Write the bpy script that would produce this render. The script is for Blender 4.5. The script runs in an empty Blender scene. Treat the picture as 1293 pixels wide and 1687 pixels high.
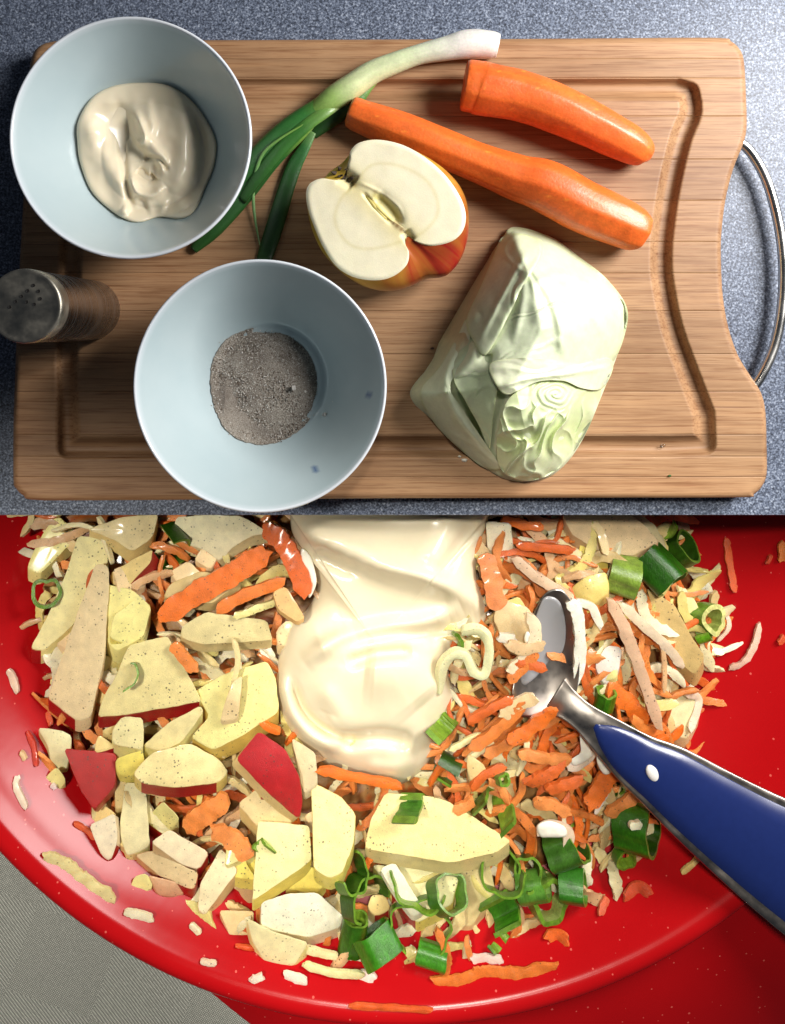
import bpy, math, random
import numpy as np
from mathutils import Vector, noise as mnoise

# ------------------------------------------------------------------ camera
S = 1.0 / 3100.0            # 3100 photo pixels of the worktop make one metre
H = 1300.0                  # camera height over the worktop, same unit
NU, NV = 610.0, 540.0       # the spot straight below the camera
sc = bpy.context.scene
cd = bpy.data.cameras.new('camera'); cam = bpy.data.objects.new('camera', cd)
sc.collection.objects.link(cam); sc.camera = cam
cam.location = (0, 0, H * S)
cd.sensor_width = 36; cd.lens = 36 * H / 1687
cd.shift_x = (646.5 - NU) / 1687; cd.shift_y = -(843.5 - NV) / 1687
cd.clip_start = 0.01; cd.clip_end = 20

# ------------------------------------------------------------------ world and lamps
w = bpy.data.worlds.new('World'); sc.world = w; w.use_nodes = True
w.node_tree.nodes['Background'].inputs[0].default_value = (0.62, 0.72, 0.9, 1)
w.node_tree.nodes['Background'].inputs[1].default_value = 0.05

def lamp(name, kind, loc, target, energy, color, **kw):
    l = bpy.data.lights.new(name, kind); o = bpy.data.objects.new(name, l)
    sc.collection.objects.link(o); o.location = loc
    o.rotation_euler = (Vector(target) - Vector(loc)).to_track_quat('-Z', 'Y').to_euler()
    l.energy = energy; l.color = color
    for k, v in kw.items(): setattr(l, k, v)
    return o
lamp('window_light', 'AREA', (0.43, 0.21, 0.35), (0.0, 0.02, 0.0), 6.4, (1.0, 0.97, 0.94), shape='RECTANGLE', size=0.20, size_y=0.28)
for lx, ly, tx, en in ((-0.36, 0.03, -0.14, 23), (0.02, 0.17, 0.12, 19.5)):
    lamp('added_salad_spot', 'SPOT', (lx, ly, 0.72), (tx, -0.285, -0.03), en, (1.0, 0.94, 0.83), spot_size=math.radians(31), spot_blend=0.45, shadow_soft_size=0.045)  # two added narrow spots, aimed to brighten the salad bowl and spare the worktop
sc.view_settings.view_transform = 'Standard'; sc.view_settings.look = 'None'
sc.view_settings.exposure = 0.0; sc.view_settings.gamma = 1
sc.cycles.max_bounces = 8

# ------------------------------------------------------------------ helpers
COL = sc.collection
rnd = random.Random(7)

def P(u, v, h=0.0):
    k = (H - h) / H * S
    return ((u - NU) * k, -(v - NV) * k, h * S)
def PA(U, V, Hh):
    k = (H - Hh) / H * S
    return np.stack([(U - NU) * k, -(V - NV) * k, Hh * S], -1)

def lin(c):
    return tuple(((x / 255) / 12.92 if x / 255 <= 0.04045 else ((x / 255 + 0.055) / 1.055) ** 2.4) for x in c)

def tag(o, label=None, cat=None, group=None, kind=None):
    if label: o['label'] = label
    if cat: o['category'] = cat
    if group: o['group'] = group
    if kind: o['kind'] = kind
    return o

def build(name, verts, faces, mat, parent=None, smooth=True, fcol=None, vcol=None, sharp=None):
    V = np.array(verts, dtype=float)
    c = (V.min(0) + V.max(0)) / 2
    c[2] = V[:, 2].min()
    if parent is not None: c = np.array(parent.location)
    me = bpy.data.meshes.new(name)
    me.from_pydata((V - c).tolist(), [], faces)
    me.update()
    if smooth: me.polygons.foreach_set('use_smooth', [True] * len(me.polygons))
    if fcol is not None or vcol is not None:
        a = me.color_attributes.new('col', 'FLOAT_COLOR', 'CORNER')
        nl = len(me.loops); out = np.ones((nl, 4), dtype=np.float32)
        if vcol is not None:
            li = np.empty(nl, dtype=np.int32); me.loops.foreach_get('vertex_index', li)
            out[:, :3] = np.array(vcol)[li]
        else:
            k = 0
            for f, col in zip(faces, fcol):
                out[k:k + len(f), :3] = col; k += len(f)
        a.data.foreach_set('color', out.ravel())
    if sharp: me.set_sharp_from_angle(angle=math.radians(sharp))
    me.materials.append(mat)
    o = bpy.data.objects.new(name, me); COL.objects.link(o)
    if parent is None: o.location = c
    else: o.parent = parent
    return o

def empty(name, loc):
    o = bpy.data.objects.new(name, None); COL.objects.link(o); o.location = loc
    o.empty_display_size = 0.01
    return o

def catmull(pts, n, closed=True):
    pts = np.array(pts, dtype=float); m = len(pts)
    out = []
    segs = m if closed else m - 1
    for i in range(segs):
        p = [pts[(i + k - 1) % m] if closed else pts[min(max(i + k - 1, 0), m - 1)] for k in range(4)]
        for j in range(n):
            t = j / n
            out.append(0.5 * ((2 * p[1]) + (-p[0] + p[2]) * t + (2 * p[0] - 5 * p[1] + 4 * p[2] - p[3]) * t * t + (-p[0] + 3 * p[1] - 3 * p[2] + p[3]) * t ** 3))
    if not closed: out.append(pts[-1])
    return np.array(out)

def polydist(U, V, line, closed=False):
    """distance, signed side and fraction along a polyline, all vectorised"""
    L = np.array(line, float)
    if closed: L = np.vstack([L, L[:1]])
    best = np.full(U.shape, 1e9); side = np.zeros(U.shape); frac = np.zeros(U.shape)
    n = len(L) - 1
    for i in range(n):
        a, b = L[i], L[i + 1]; d = b - a; l2 = (d ** 2).sum() + 1e-9
        t = np.clip(((U - a[0]) * d[0] + (V - a[1]) * d[1]) / l2, 0, 1)
        dx = U - a[0] - t * d[0]; dy = V - a[1] - t * d[1]
        dd = np.hypot(dx, dy); m = dd < best
        best = np.where(m, dd, best)
        side = np.where(m, np.sign(d[0] * dy - d[1] * dx), side)
        frac = np.where(m, (i + t) / n, frac)
    return best, side, frac

def ridge(U, V, line, wd, ht):
    d, s, f = polydist(U, V, catmull(line, 5, False))
    return ht * np.exp(-(d / wd) ** 2) * np.clip(np.minimum(f, 1 - f) * 5 + 0.15, 0, 1)
def fold(U, V, line, wd, reach, ht):
    """one side of the line stands up, with a sharp fall to the other (positive side high)"""
    d, s, f = polydist(U, V, catmull(line, 5, False))
    sd = d * s
    e = np.clip(np.minimum(f, 1 - f) * 5, 0, 1)
    return ht * e * (1 / (1 + np.exp(-sd / wd))) * np.exp(-(np.maximum(sd, 0) / reach) ** 2)
def fbm(U, V, sc_, seed=0, octv=3):
    out = np.empty(U.shape)
    it = np.nditer(U, flags=['multi_index'])
    for _ in it:
        i = it.multi_index
        out[i] = mnoise.fractal((U[i] / sc_, V[i] / sc_, seed * 3.7), 1.0, 2.0, octv)
    return out

# ------------------------------------------------------------------ materials
class NT:
    def __init__(s, name):
        s.m = bpy.data.materials.new(name); s.m.use_nodes = True
        s.t = s.m.node_tree; s.b = s.t.nodes['Principled BSDF']
        s.o = s.t.nodes['Material Output']
    def n(s, typ, **kw):
        nd = s.t.nodes.new(typ)
        for k, v in kw.items():
            if k.startswith('i_'): nd.inputs[k[2:].replace('_', ' ')].default_value = v
            else: setattr(nd, k, v)
        return nd
    def l(s, a, b): s.t.links.new(a, b)
    def coords(s, scale=(1, 1, 1), rand=True):
        tc = s.n('ShaderNodeTexCoord'); mp = s.n('ShaderNodeMapping')
        mp.inputs['Scale'].default_value = scale
        s.l(tc.outputs['Object'], mp.inputs['Vector'])
        if rand:
            oi = s.n('ShaderNodeObjectInfo'); mu = s.n('ShaderNodeMath', operation='MULTIPLY'); mu.inputs[1].default_value = 37.0
            s.l(oi.outputs['Random'], mu.inputs[0]); cb = s.n('ShaderNodeCombineXYZ')
            s.l(mu.outputs[0], cb.inputs[0]); s.l(mu.outputs[0], cb.inputs[1]); s.l(cb.outputs[0], mp.inputs['Location'])
        return mp.outputs['Vector']
    def noise(s, vec, scale, detail=4, rough=0.55, out='Fac', dist=0):
        nd = s.n('ShaderNodeTexNoise'); nd.inputs['Scale'].default_value = scale
        nd.inputs['Detail'].default_value = detail; nd.inputs['Roughness'].default_value = rough
        nd.inputs['Distortion'].default_value = dist
        s.l(vec, nd.inputs['Vector']); return nd.outputs[out]
    def ramp(s, fac, stops, interp='LINEAR'):
        r = s.n('ShaderNodeValToRGB'); r.color_ramp.interpolation = interp
        e = r.color_ramp.elements
        while len(e) < len(stops): e.new(0.5)
        for k, (p, c) in enumerate(stops):
            e[k].position = p; e[k].color = (*c, 1) if len(c) == 3 else c
        s.l(fac, r.inputs[0]); return r.outputs[0]
    def mix(s, f, a, b, typ='MIX'):
        m = s.n('ShaderNodeMix', data_type='RGBA', blend_type=typ)
        for sock, v in ((m.inputs[0], f), (m.inputs[6], a), (m.inputs[7], b)):
            if hasattr(v, 'links'): s.l(v, sock)
            elif isinstance(v, (int, float)): sock.default_value = v
            else: sock.default_value = (*v, 1) if len(v) == 3 else v
        return m.outputs[2]
    def bump(s, h, strength=0.3, dist=0.001, prev=None):
        b = s.n('ShaderNodeBump'); b.inputs['Strength'].default_value = strength; b.inputs['Distance'].default_value = dist
        s.l(h, b.inputs['Height'])
        if prev: s.l(prev, b.inputs['Normal'])
        s.l(b.outputs[0], s.b.inputs['Normal']); return b.outputs[0]
    def set(s, **kw):
        for k, v in kw.items():
            s.b.inputs[k.replace('_', ' ')].default_value = v
    def base(s, c):
        if hasattr(c, 'links'): s.l(c, s.b.inputs['Base Color'])
        else: s.b.inputs['Base Color'].default_value = (*c, 1)

def attr(n):
    a = n.n('ShaderNodeAttribute'); a.attribute_name = 'col'; return a.outputs['Color']

def food_mat(name, rough=0.4, grain=2600, gs=0.35, var=0.16, sss=0.12, speck=0.0, fibre=None, coat=0.0, sssr=(1, .6, .3)):
    n = NT(name); v = n.coords()
    c = attr(n)
    big = n.noise(v, 170, 3)
    c = n.mix(1.0, c, n.ramp(big, [(0.3, (1 - var,) * 3), (0.7, (1 + var * .5,) * 3)]), 'MULTIPLY')
    fv = n.coords(fibre) if fibre else v
    fine = n.noise(fv, grain, 4, 0.65)
    c = n.mix(1.0, c, n.ramp(fine, [(0.3, (1 - var,) * 3), (0.7, (1 + var * .4,) * 3)]), 'MULTIPLY')
    if speck > 0:
        vo = n.n('ShaderNodeTexVoronoi'); vo.inputs['Scale'].default_value = 520; n.l(n.mix(0.0007, v, n.noise(v, 900, 2, out='Color'), 'ADD'), vo.inputs['Vector'])
        wob = n.noise(v, 4000, 1)
        mt = n.n('ShaderNodeMath', operation='MULTIPLY'); n.l(vo.outputs['Distance'], mt.inputs[0]); n.l(n.ramp(wob, [(0, (.5,) * 3), (1, (1.5,) * 3)]), mt.inputs[1])
        lt = n.n('ShaderNodeMath', operation='LESS_THAN'); n.l(mt.outputs[0], lt.inputs[0])
        sx = n.n('ShaderNodeSeparateColor'); n.l(vo.outputs['Color'], sx.inputs[0])
        rr = n.n('ShaderNodeMath', operation='MULTIPLY'); n.l(sx.outputs[0], rr.inputs[0]); rr.inputs[1].default_value = speck * 1.15
        n.l(rr.outputs[0], lt.inputs[1])
        pk = n.ramp(n.noise(v, 60, 2), [(0.44, (0, 0, 0)), (0.62, (.85, .85, .85))]); mm = n.n('ShaderNodeMath', operation='MULTIPLY'); n.l(lt.outputs[0], mm.inputs[0]); n.l(pk, mm.inputs[1])
        c = n.mix(mm.outputs[0], c, (0.07, 0.05, 0.035))
    n.base(c)
    n.set(Roughness=rough, Subsurface_Weight=sss, Subsurface_Scale=0.004, Coat_Weight=coat, Coat_Roughness=0.15)
    n.b.inputs['Subsurface Radius'].default_value = sssr
    n.bump(fine, gs, 0.0006)
    return n.m

M = {}
M['apple'] = food_mat('apple_flesh', 0.32, 2400, 0.7, 0.14, 0.14, 0.26, coat=0.32)
M['cabbage_shred'] = food_mat('cabbage_shred', 0.26, 1700, 0.5, 0.12, 0.25, 0.22, coat=0.4)
M['carrot_shred'] = food_mat('carrot_shred', 0.34, 1800, 0.8, 0.20, 0.2, 0.2, coat=0.35)
M['onion'] = food_mat('onion_green', 0.28, 1400, 0.5, 0.36, 0.08, 0.0, fibre=(1, .3, 1), coat=0.18, sssr=(.3, 1, .2))
M['onion_fresh'] = food_mat('onion_fresh', 0.36, 900, 0.25, 0.12, 0.08, 0.0, coat=0.1, sssr=(.3, 1, .2))
M['carrot'] = food_mat('carrot_peeled', 0.40, 700, 0.30, 0.15, 0.15, 0.0, coat=0.15)
M['cabbage'] = food_mat('cabbage_leaf', 0.42, 500, 0.12, 0.07, 0.15, 0.0, coat=0.06, sssr=(.6, 1, .4))
M['mayo_thick'] = food_mat('mayonnaise', 0.25, 300, 0.02, 0.01, 0.12, 0.0, coat=0.2)
M['fruit'] = food_mat('half_apple_flesh', 0.45, 1500, 0.15, 0.05, 0.12, 0.0)
M['crumb'] = food_mat('crumb', 0.4, 900, 0.3, 0.1, 0.0, 0.0)

def worktop_mat():
    n = NT('speckled_laminate'); v = n.coords(rand=False)
    a = n.noise(v, 900, 3, 0.75)
    b = n.noise(v, 420, 2, 0.6)
    c = n.ramp(a, [(0.34, lin((44, 48, 58))), (0.45, lin((80, 87, 101))), (0.56, lin((115, 125, 144))), (0.70, lin((184, 192, 204)))])
    c = n.mix(1.0, c, n.ramp(b, [(0.35, (.78, .8, .84)), (0.65, (1.1, 1.1, 1.1))]), 'MULTIPLY')
    n.base(c); n.set(Roughness=0.42, Specular_IOR_Level=0.35)
    n.bump(a, 0.15, 0.0003); return n.m
def bamboo_mat():
    n = NT('bamboo'); 
    c = attr(n)
    v1 = n.coords((3, 60, 60), False); v2 = n.coords((6, 260, 200)); v3 = n.coords((26, 260, 100))
    s1 = n.noise(v1, 4, 4, 0.6, dist=0.6); s2 = n.noise(v2, 4, 3, 0.7); s3 = n.noise(v3, 3.2, 3, 0.6)
    c = n.mix(1.0, c, n.ramp(s1, [(0.3, (.74, .66, .60)), (0.5, (1, 1, 1)), (0.75, (1.12, 1.1, 1.06))]), 'MULTIPLY')
    c = n.mix(1.0, c, n.ramp(s2, [(0.32, (.66, .55, .47)), (0.48, (1, 1, 1)), (0.7, (1.1, 1.08, 1.05))]), 'MULTIPLY')
    c = n.mix(n.ramp(s3, [(0.60, (0, 0, 0)), (0.72, (.35, .35, .35))]), c, (.25, .1, .05))
    vw = n.coords((1, 1, 1), False); st = n.noise(vw, 14, 4, 0.6)
    c = n.mix(1.0, c, n.ramp(st, [(0.35, (.86, .8, .77)), (0.62, (1.06, 1.05, 1.04))]), 'MULTIPLY')
    # fine knife scratches
    vs = n.n('ShaderNodeTexCoord'); 
    for rot, seed in ((0.5, 1.3), (-0.8, 4.1), (1.25, 9.0)):
        mp = n.n('ShaderNodeMapping'); mp.inputs['Rotation'].default_value = (0, 0, rot); mp.inputs['Scale'].default_value = (9, 520, 1); mp.inputs['Location'].default_value = (seed, seed, 0)
        n.l(vs.outputs['Object'], mp.inputs['Vector'])
        k = n.noise(mp.outputs['Vector'], 1.6, 1)
        c = n.mix(n.ramp(k, [(0.70, (0, 0, 0)), (0.75, (.5, .5, .5))]), c, (.2, .1, .06))
    n.base(c); n.set(Roughness=0.5, Specular_IOR_Level=0.3)
    n.bump(s2, 0.25, 0.0004); return n.m
def ceramic_mat():
    n = NT('celadon_glaze'); v = n.coords()
    c = attr(n)
    k = n.noise(v, 30, 4); c = n.mix(1.0, c, n.ramp(k, [(0.3, (.93, .95, .96)), (0.7, (1.03, 1.02, 1.02))]), 'MULTIPLY')
    n.base(c); n.set(Roughness=0.2, Coat_Weight=0.35, Coat_Roughness=0.02, Specular_IOR_Level=0.5)
    return n.m
def red_mat():
    n = NT('red_melamine'); v = n.coords(rand=False)
    k = n.noise(v, 20, 3)
    c = n.mix(k, (0.36, 0.003, 0.005), (0.44, 0.005, 0.007))
    vo = n.n('ShaderNodeTexVoronoi'); vo.inputs['Scale'].default_value = 190; n.l(v, vo.inputs['Vector'])
    lt = n.n('ShaderNodeMath', operation='LESS_THAN'); n.l(vo.outputs['Distance'], lt.inputs[0]); 
    sx = n.n('ShaderNodeSeparateColor'); n.l(vo.outputs['Color'], sx.inputs[0])
    rr = n.n('ShaderNodeMath', operation='MULTIPLY'); n.l(sx.outputs[0], rr.inputs[0]); rr.inputs[1].default_value = 0.13; n.l(rr.outputs[0], lt.inputs[1])
    c = n.mix(lt.outputs[0], c, (.62, .10, .08))
    n.base(c); n.set(Roughness=0.2, Coat_Weight=0.0, Specular_IOR_Level=0.2)
    n.bump(n.noise(v, 60, 2), 0.06, 0.001)
    return n.m
def metal_mat(name, col, rough, brushed=(1, 1, 1), bs=0.2, sc_=400):
    n = NT(name); v = n.coords(brushed)
    k = n.noise(v, sc_, 4); n.base(n.mix(k, tuple(x * .9 for x in col), col))
    n.l(n.ramp(k, [(0.3, (rough * .7,) * 3), (0.7, (rough * 1.4,) * 3)]), n.b.inputs['Roughness'])
    n.set(Metallic=1.0); n.bump(k, bs, 0.0003); return n.m
def plain(name, col, rough=0.5, **kw):
    n = NT(name); v = n.coords(); k = n.noise(v, 300, 3)
    n.base(n.mix(k, tuple(x * .8 for x in col), col)); n.set(Roughness=rough, **kw); return n.m
def cloth_mat():
    n = NT('grey_woven_cloth'); tc = n.n('ShaderNodeTexCoord')
    def weave(rot, sx, sy):
        mp = n.n('ShaderNodeMapping'); mp.inputs['Rotation'].default_value = (0, 0, rot)
        n.l(tc.outputs['Object'], mp.inputs['Vector'])
        wob = n.noise(mp.outputs['Vector'], 60, 2, out='Color')
        ad = n.mix(0.0006, mp.outputs['Vector'], wob, 'ADD')
        w1 = n.n('ShaderNodeTexWave', wave_type='BANDS', bands_direction='X'); w1.inputs['Scale'].default_value = sx
        w2 = n.n('ShaderNodeTexWave', wave_type='BANDS', bands_direction='Y'); w2.inputs['Scale'].default_value = sy
        n.l(ad, w1.inputs['Vector']); n.l(ad, w2.inputs['Vector'])
        return n.mix(1.0, w1.outputs['Color'], w2.outputs['Color'], 'MULTIPLY')
    a = weave(0.95, 330, 170); b = weave(2.1, 270, 270)
    mp = n.n('ShaderNodeMapping'); mp.inputs['Rotation'].default_value = (0, 0, 0.35); mp.inputs['Location'].default_value = (0.03, 0.0, 0)
    n.l(tc.outputs['Object'], mp.inputs['Vector'])
    ck = n.n('ShaderNodeTexChecker'); ck.inputs['Scale'].default_value = 17; n.l(mp.outputs['Vector'], ck.inputs['Vector'])
    wv = n.mix(ck.outputs['Fac'], a, b)
    c = n.ramp(wv, [(0.0, lin((128, 130, 124))), (0.3, lin((188, 190, 182))), (0.9, lin((244, 244, 236)))])
    c = n.mix(1.0, c, n.mix(ck.outputs['Fac'], (1.18, 1.18, 1.16), (1.12, 1.12, 1.1)), 'MULTIPLY')
    v = n.coords(rand=False); c = n.mix(1.0, c, n.ramp(n.noise(v, 700, 3), [(0.3, (.8,) * 3), (0.7, (1.1,) * 3)]), 'MULTIPLY')
    n.base(c); n.set(Roughness=0.8, Sheen_Weight=0.2); n.bump(wv, 0.6, 0.0008); return n.m
M['worktop'] = worktop_mat(); M['bamboo'] = bamboo_mat(); M['ceramic'] = ceramic_mat(); M['red'] = red_mat()
M['steel'] = metal_mat('brushed_steel', (.48, .47, .47), 0.26, (.4, .4, 10), 0.03, 60)
M['steel_top'] = metal_mat('worn_steel_top', (.46, .43, .36), 0.42, (1, 1, 1), 0.5, 140)
M['chrome'] = metal_mat('chrome_bar', (.78, .76, .72), 0.24, (1, 1, 1), .02, 60)
M['spoon_steel'] = metal_mat('spoon_steel', (.50, .45, .40), 0.34, (1, 1, 1), .1, 90)
M['cloth'] = cloth_mat()
M['blue'] = plain('blue_enamel', lin((26, 42, 100)), 0.30, Coat_Weight=0.4, Coat_Roughness=0.2)
M['dark'] = plain('dark_hole', (.008, .007, .006), 0.8)
M['stem'] = plain('dried_stem', (.05, .032, .02), 0.8)
M['drop'] = plain('water_drop', (.8, .8, .8), 0.03, Transmission_Weight=1.0, IOR=1.33)

# ------------------------------------------------------------------ shape builders
def patch(outline, centre, hf, nr=12, power=1.0, skirt=None, cap=True):
    """polar sheet from an outline in photo pixels; hf(U,V,s) gives heights. returns verts, faces, (U,V,s)"""
    O = np.array(outline); n = len(O); c = np.array(centre, float)
    s = (np.arange(1, nr + 1) / nr) ** power
    U = c[0] + s[:, None] * (O[None, :, 0] - c[0]); V = c[1] + s[:, None] * (O[None, :, 1] - c[1])
    Sg = np.repeat(s[:, None], n, 1)
    U = np.concatenate([[c[0]], U.ravel()]); V = np.concatenate([[c[1]], V.ravel()]); Sg = np.concatenate([[0], Sg.ravel()])
    h = hf(U, V, Sg)
    verts = PA(U, V, h)
    faces = [(0, 1 + (j + 1) % n, 1 + j) for j in range(n)]
    for i in range(nr - 1):
        a = 1 + i * n; b = a + n
        for j in range(n):
            k = (j + 1) % n
            faces.append((a + j, a + k, b + k, b + j))
    if skirt:
        last = 1 + (nr - 1) * n; k0 = len(verts)
        hs = h[last:last + n] - skirt
        verts = np.vstack([verts, PA(U[last:last + n], V[last:last + n], hs)])
        for j in range(n):
            k = (j + 1) % n
            faces.append((last + j, last + k, k0 + k, k0 + j))
        if cap: faces.append(tuple(k0 + j for j in range(n)))
    return verts, faces, (U, V, Sg)

def flipup(verts, faces):
    """turn all faces the same way so that the first points up"""
    v = np.array(verts); f = faces[0]
    nrm = np.cross(v[f[1]] - v[f[0]], v[f[2]] - v[f[0]])
    return [tuple(reversed(f)) for f in faces] if nrm[2] < 0 else faces

def tube(path, radii, seg=12, cap=True, flat=1.0, power=None, section=None, twist=0.0, up=(0, 0, 1)):
    """sweep a round, flattened or custom section along world points"""
    pts = [Vector(p) for p in path]; n = len(pts)
    verts, faces = [], []
    for i, p in enumerate(pts):
        t = (pts[min(i + 1, n - 1)] - pts[max(i - 1, 0)]).normalized()
        side = t.cross(Vector(up))
        if side.length < 1e-6: side = Vector((1, 0, 0))
        side.normalize(); upv = side.cross(t).normalized()
        tw = twist * i / n if not hasattr(twist, '__len__') else twist[i]
        r = radii[i] if hasattr(radii, '__len__') else radii
        for j in range(seg):
            a = 2 * math.pi * j / seg
            rr = r * (section(j, i) if section else 1.0)
            x, y = math.cos(a) * rr, math.sin(a) * rr * flat
            x, y = x * math.cos(tw) - y * math.sin(tw), x * math.sin(tw) + y * math.cos(tw)
            verts.append(tuple(p + side * x + upv * y))
    for i in range(n - 1):
        for j in range(seg):
            k = (j + 1) % seg
            faces.append((i * seg + j, (i + 1) * seg + j, (i + 1) * seg + k, i * seg + k))
    if cap:
        faces.append(tuple(range(seg))); faces.append(tuple((n - 1) * seg + j for j in reversed(range(seg))))
    return verts, faces

def lathe(profile, centre, seg=96):
    """profile = [(r,h)...] in photo pixel units around a vertical axis through centre (true units)"""
    verts, faces = [], []
    for r, h in profile:
        for j in range(seg):
            a = 2 * math.pi * j / seg
            verts.append(((centre[0] + r * math.cos(a)) * S, (centre[1] + r * math.sin(a)) * S, h * S))
    for i in range(len(profile) - 1):
        for j in range(seg):
            k = (j + 1) % seg
            faces.append((i * seg + j, i * seg + k, (i + 1) * seg + k, (i + 1) * seg + j))
    return verts, faces

def true(u, v, h):
    k = (H - h) / H
    return ((u - NU) * k, -(v - NV) * k)

# ================================================================== SETTING
# worktop: ends in a thin straight front edge; the mixing bowl stands lower, partly beneath it
EDGE = 849.0
def slab(name, x0, x1, y0, y1, z0, z1, mat, **kw):
    b = 2.0
    V = [];
    for (z, i) in ((z0, 0), (z1 - b, 0), (z1, b)):
        for (x, y) in ((x0 + i, y0 + i * .5), (x1 - i, y0 + i * .5), (x1 - i, y1 - i), (x0 + i, y1 - i)): V.append((x * S, y * S, z * S))
    F = [(3, 2, 1, 0), (8, 9, 10, 11)]
    for r in (0, 4):
        for j in range(4): k = (j + 1) % 4; F.append((r + j, r + k, r + 4 + k, r + 4 + j))
    return build(name, V, F, mat, smooth=False)
ye = -(EDGE - NV)
wt = slab('worktop', -2600, 2600, ye, 2600, -6, 0, M['worktop']); tag(wt, kind='structure')

# ================================================================== CUTTING BOARD
BH = 50.0
def board():
    t = empty('cutting_board', P(640, 440, 0))
    tag(t, 'rectangular bamboo cutting board with juice groove and curved steel grip', 'cutting board')
    outl = [(22, 790), (22, 700), (24, 640), (30, 480), (40, 300), (48, 130), (52, 96), (62, 78), (84, 69), (130, 67), (340, 66), (700, 65), (1000, 63), (1180, 62), (1204, 68), (1219, 82), (1226, 104), (1229, 160), (1230, 210),
            (1224, 238), (1208, 278), (1195, 330), (1188, 390), (1188, 440), (1191, 490), (1200, 540), (1216, 586), (1238, 622), (1254, 648), (1261, 680), (1263, 740), (1263, 780), (1256, 800), (1242, 814), (1218, 820),
            (1000, 820), (600, 821), (200, 824), (60, 824), (38, 816), (26, 804)]
    outl = catmull(outl, 4)
    # keep y monotone sides: left/right x for every row
    O = np.array(outl)
    def lr(v):
        xs = []
        n = len(O)
        for i in range(n):
            a, b = O[i], O[(i + 1) % n]
            if (a[1] - v) * (b[1] - v) <= 0 and a[1] != b[1]:
                xs.append(a[0] + (b[0] - a[0]) * (v - a[1]) / (b[1] - a[1]))
        return (min(xs), max(xs)) if len(xs) >= 2 else (None, None)
    redge = [(1130, 141), (1148, 143), (1152, 152), (1156, 185), (1140, 226), (1122, 300), (1110, 378), (1107, 430), (1111, 472), (1125, 540), (1150, 610), (1178, 682), (1181, 738)]
    right = [(x - 18, y) for x, y in redge[1:]]
    groove = catmull([(300, 146), (700, 147), (1115, 146)], 3, False).tolist() + catmull(right[1:-1], 3, False).tolist() + [[1162, 732]] + [[1100, 735], [600, 736], [112, 738], [110, 600], [120, 300], [128, 146], [300, 146]]
    vmin, vmax = O[:, 1].min(), O[:, 1].max()
    seams = [vmin + 0.2, 96, 128.5, 191, 262, 330, 398, 450, 512, 583, 645, 716, 752, 786, vmax - 0.2]
    # columns: finer near the right groove
    s = np.concatenate([np.linspace(0, 0.012, 8)[:-1], np.linspace(.012, .10, 34)[:-1], np.linspace(.10, .84, 90)[:-1], np.linspace(.84, .96, 75)[:-1], np.linspace(.96, .988, 10)[:-1], np.linspace(.988, 1, 8)])
    cols = [tuple(198 * .985 ** k_ + 0 * k_ if q_ == 0 else (160 if q_ == 1 else 130) + k_ * 0 for q_ in range(3)) for k_ in (0, 4, 1, 3, 5, 2, 4, 1, 4, 3, 1, 7, 3, 1)]
    cols = [(c_[0] * .86, c_[0] * .675, c_[0] * .50) for c_ in cols]
    for q in range(len(seams) - 1):
        a, b = seams[q] + 0.04, seams[q + 1] - 0.04
        nrow = max(6, int((b - a) / 1.7))
        if q in (0, len(seams) - 2): nrow = int((b - a) / 1.2)
        vs = np.linspace(a, b, nrow)
        LR = np.array([lr(v) for v in vs])
        U = LR[:, :1] + s[None] * (LR[:, 1:] - LR[:, :1]); V = np.repeat(vs[:, None], len(s), 1)
        d, _, _ = polydist(U, V, O, True)
        g, _, _ = polydist(U, V, groove)
        r = 9.0
        hh = BH - (r - np.sqrt(np.maximum(r * r - np.maximum(r - d, 0) ** 2, 0)))
        gw = 20.0
        x = np.clip(g / gw, 0, 1)
        hh -= 16.0 * (.5 + .5 * np.cos(math.pi * x ** 1.5))
        jd = np.minimum(vs - a, b - vs)[:, None]
        if q > 0 and q < len(seams) - 2: hh -= np.exp(-(jd / 0.8) ** 2) * 0.12
        G = PA(U, V, hh); nr_, nc = U.shape
        verts = G.reshape(-1, 3)
        faces = []
        for i in range(nr_ - 1):
            for j in range(nc - 1):
                k = i * nc + j; faces.append((k, k + nc, k + nc + 1, k + 1))
        # walls down to the underside, all round the strip
        ring = [j for j in range(nc)] + [i * nc + nc - 1 for i in range(1, nr_)] + [(nr_ - 1) * nc + j for j in range(nc - 2, -1, -1)] + [i * nc for i in range(nr_ - 2, 0, -1)]
        k0 = len(verts); low = verts[ring].copy(); low[:, 2] = 0.3 * S
        verts = np.vstack([verts, low])
        m = len(ring)
        for j in range(m):
            k = (j + 1) % m; faces.append((ring[j], ring[k], k0 + k, k0 + j))
        faces.append(tuple(k0 + j for j in range(m)))
        c = np.array(lin(cols[q])) * (1 + rnd.uniform(-.02, .02))
        build('bamboo_strip', verts, faces, M['bamboo'], t, smooth=True, vcol=np.tile(c, (len(verts), 1)))
    p = catmull([(1216, 232, 24), (1238, 252, 24), (1264, 300, 24), (1283, 370, 24), (1291, 440, 24), (1288, 510, 24), (1276, 570, 24), (1256, 616, 24), (1240, 640, 24)], 6, False)
    v, f = tube([P(*q) for q in p], 8 * S, 16)
    build('steel_grip', v, f, M['chrome'], t)
    return t
board()

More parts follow.
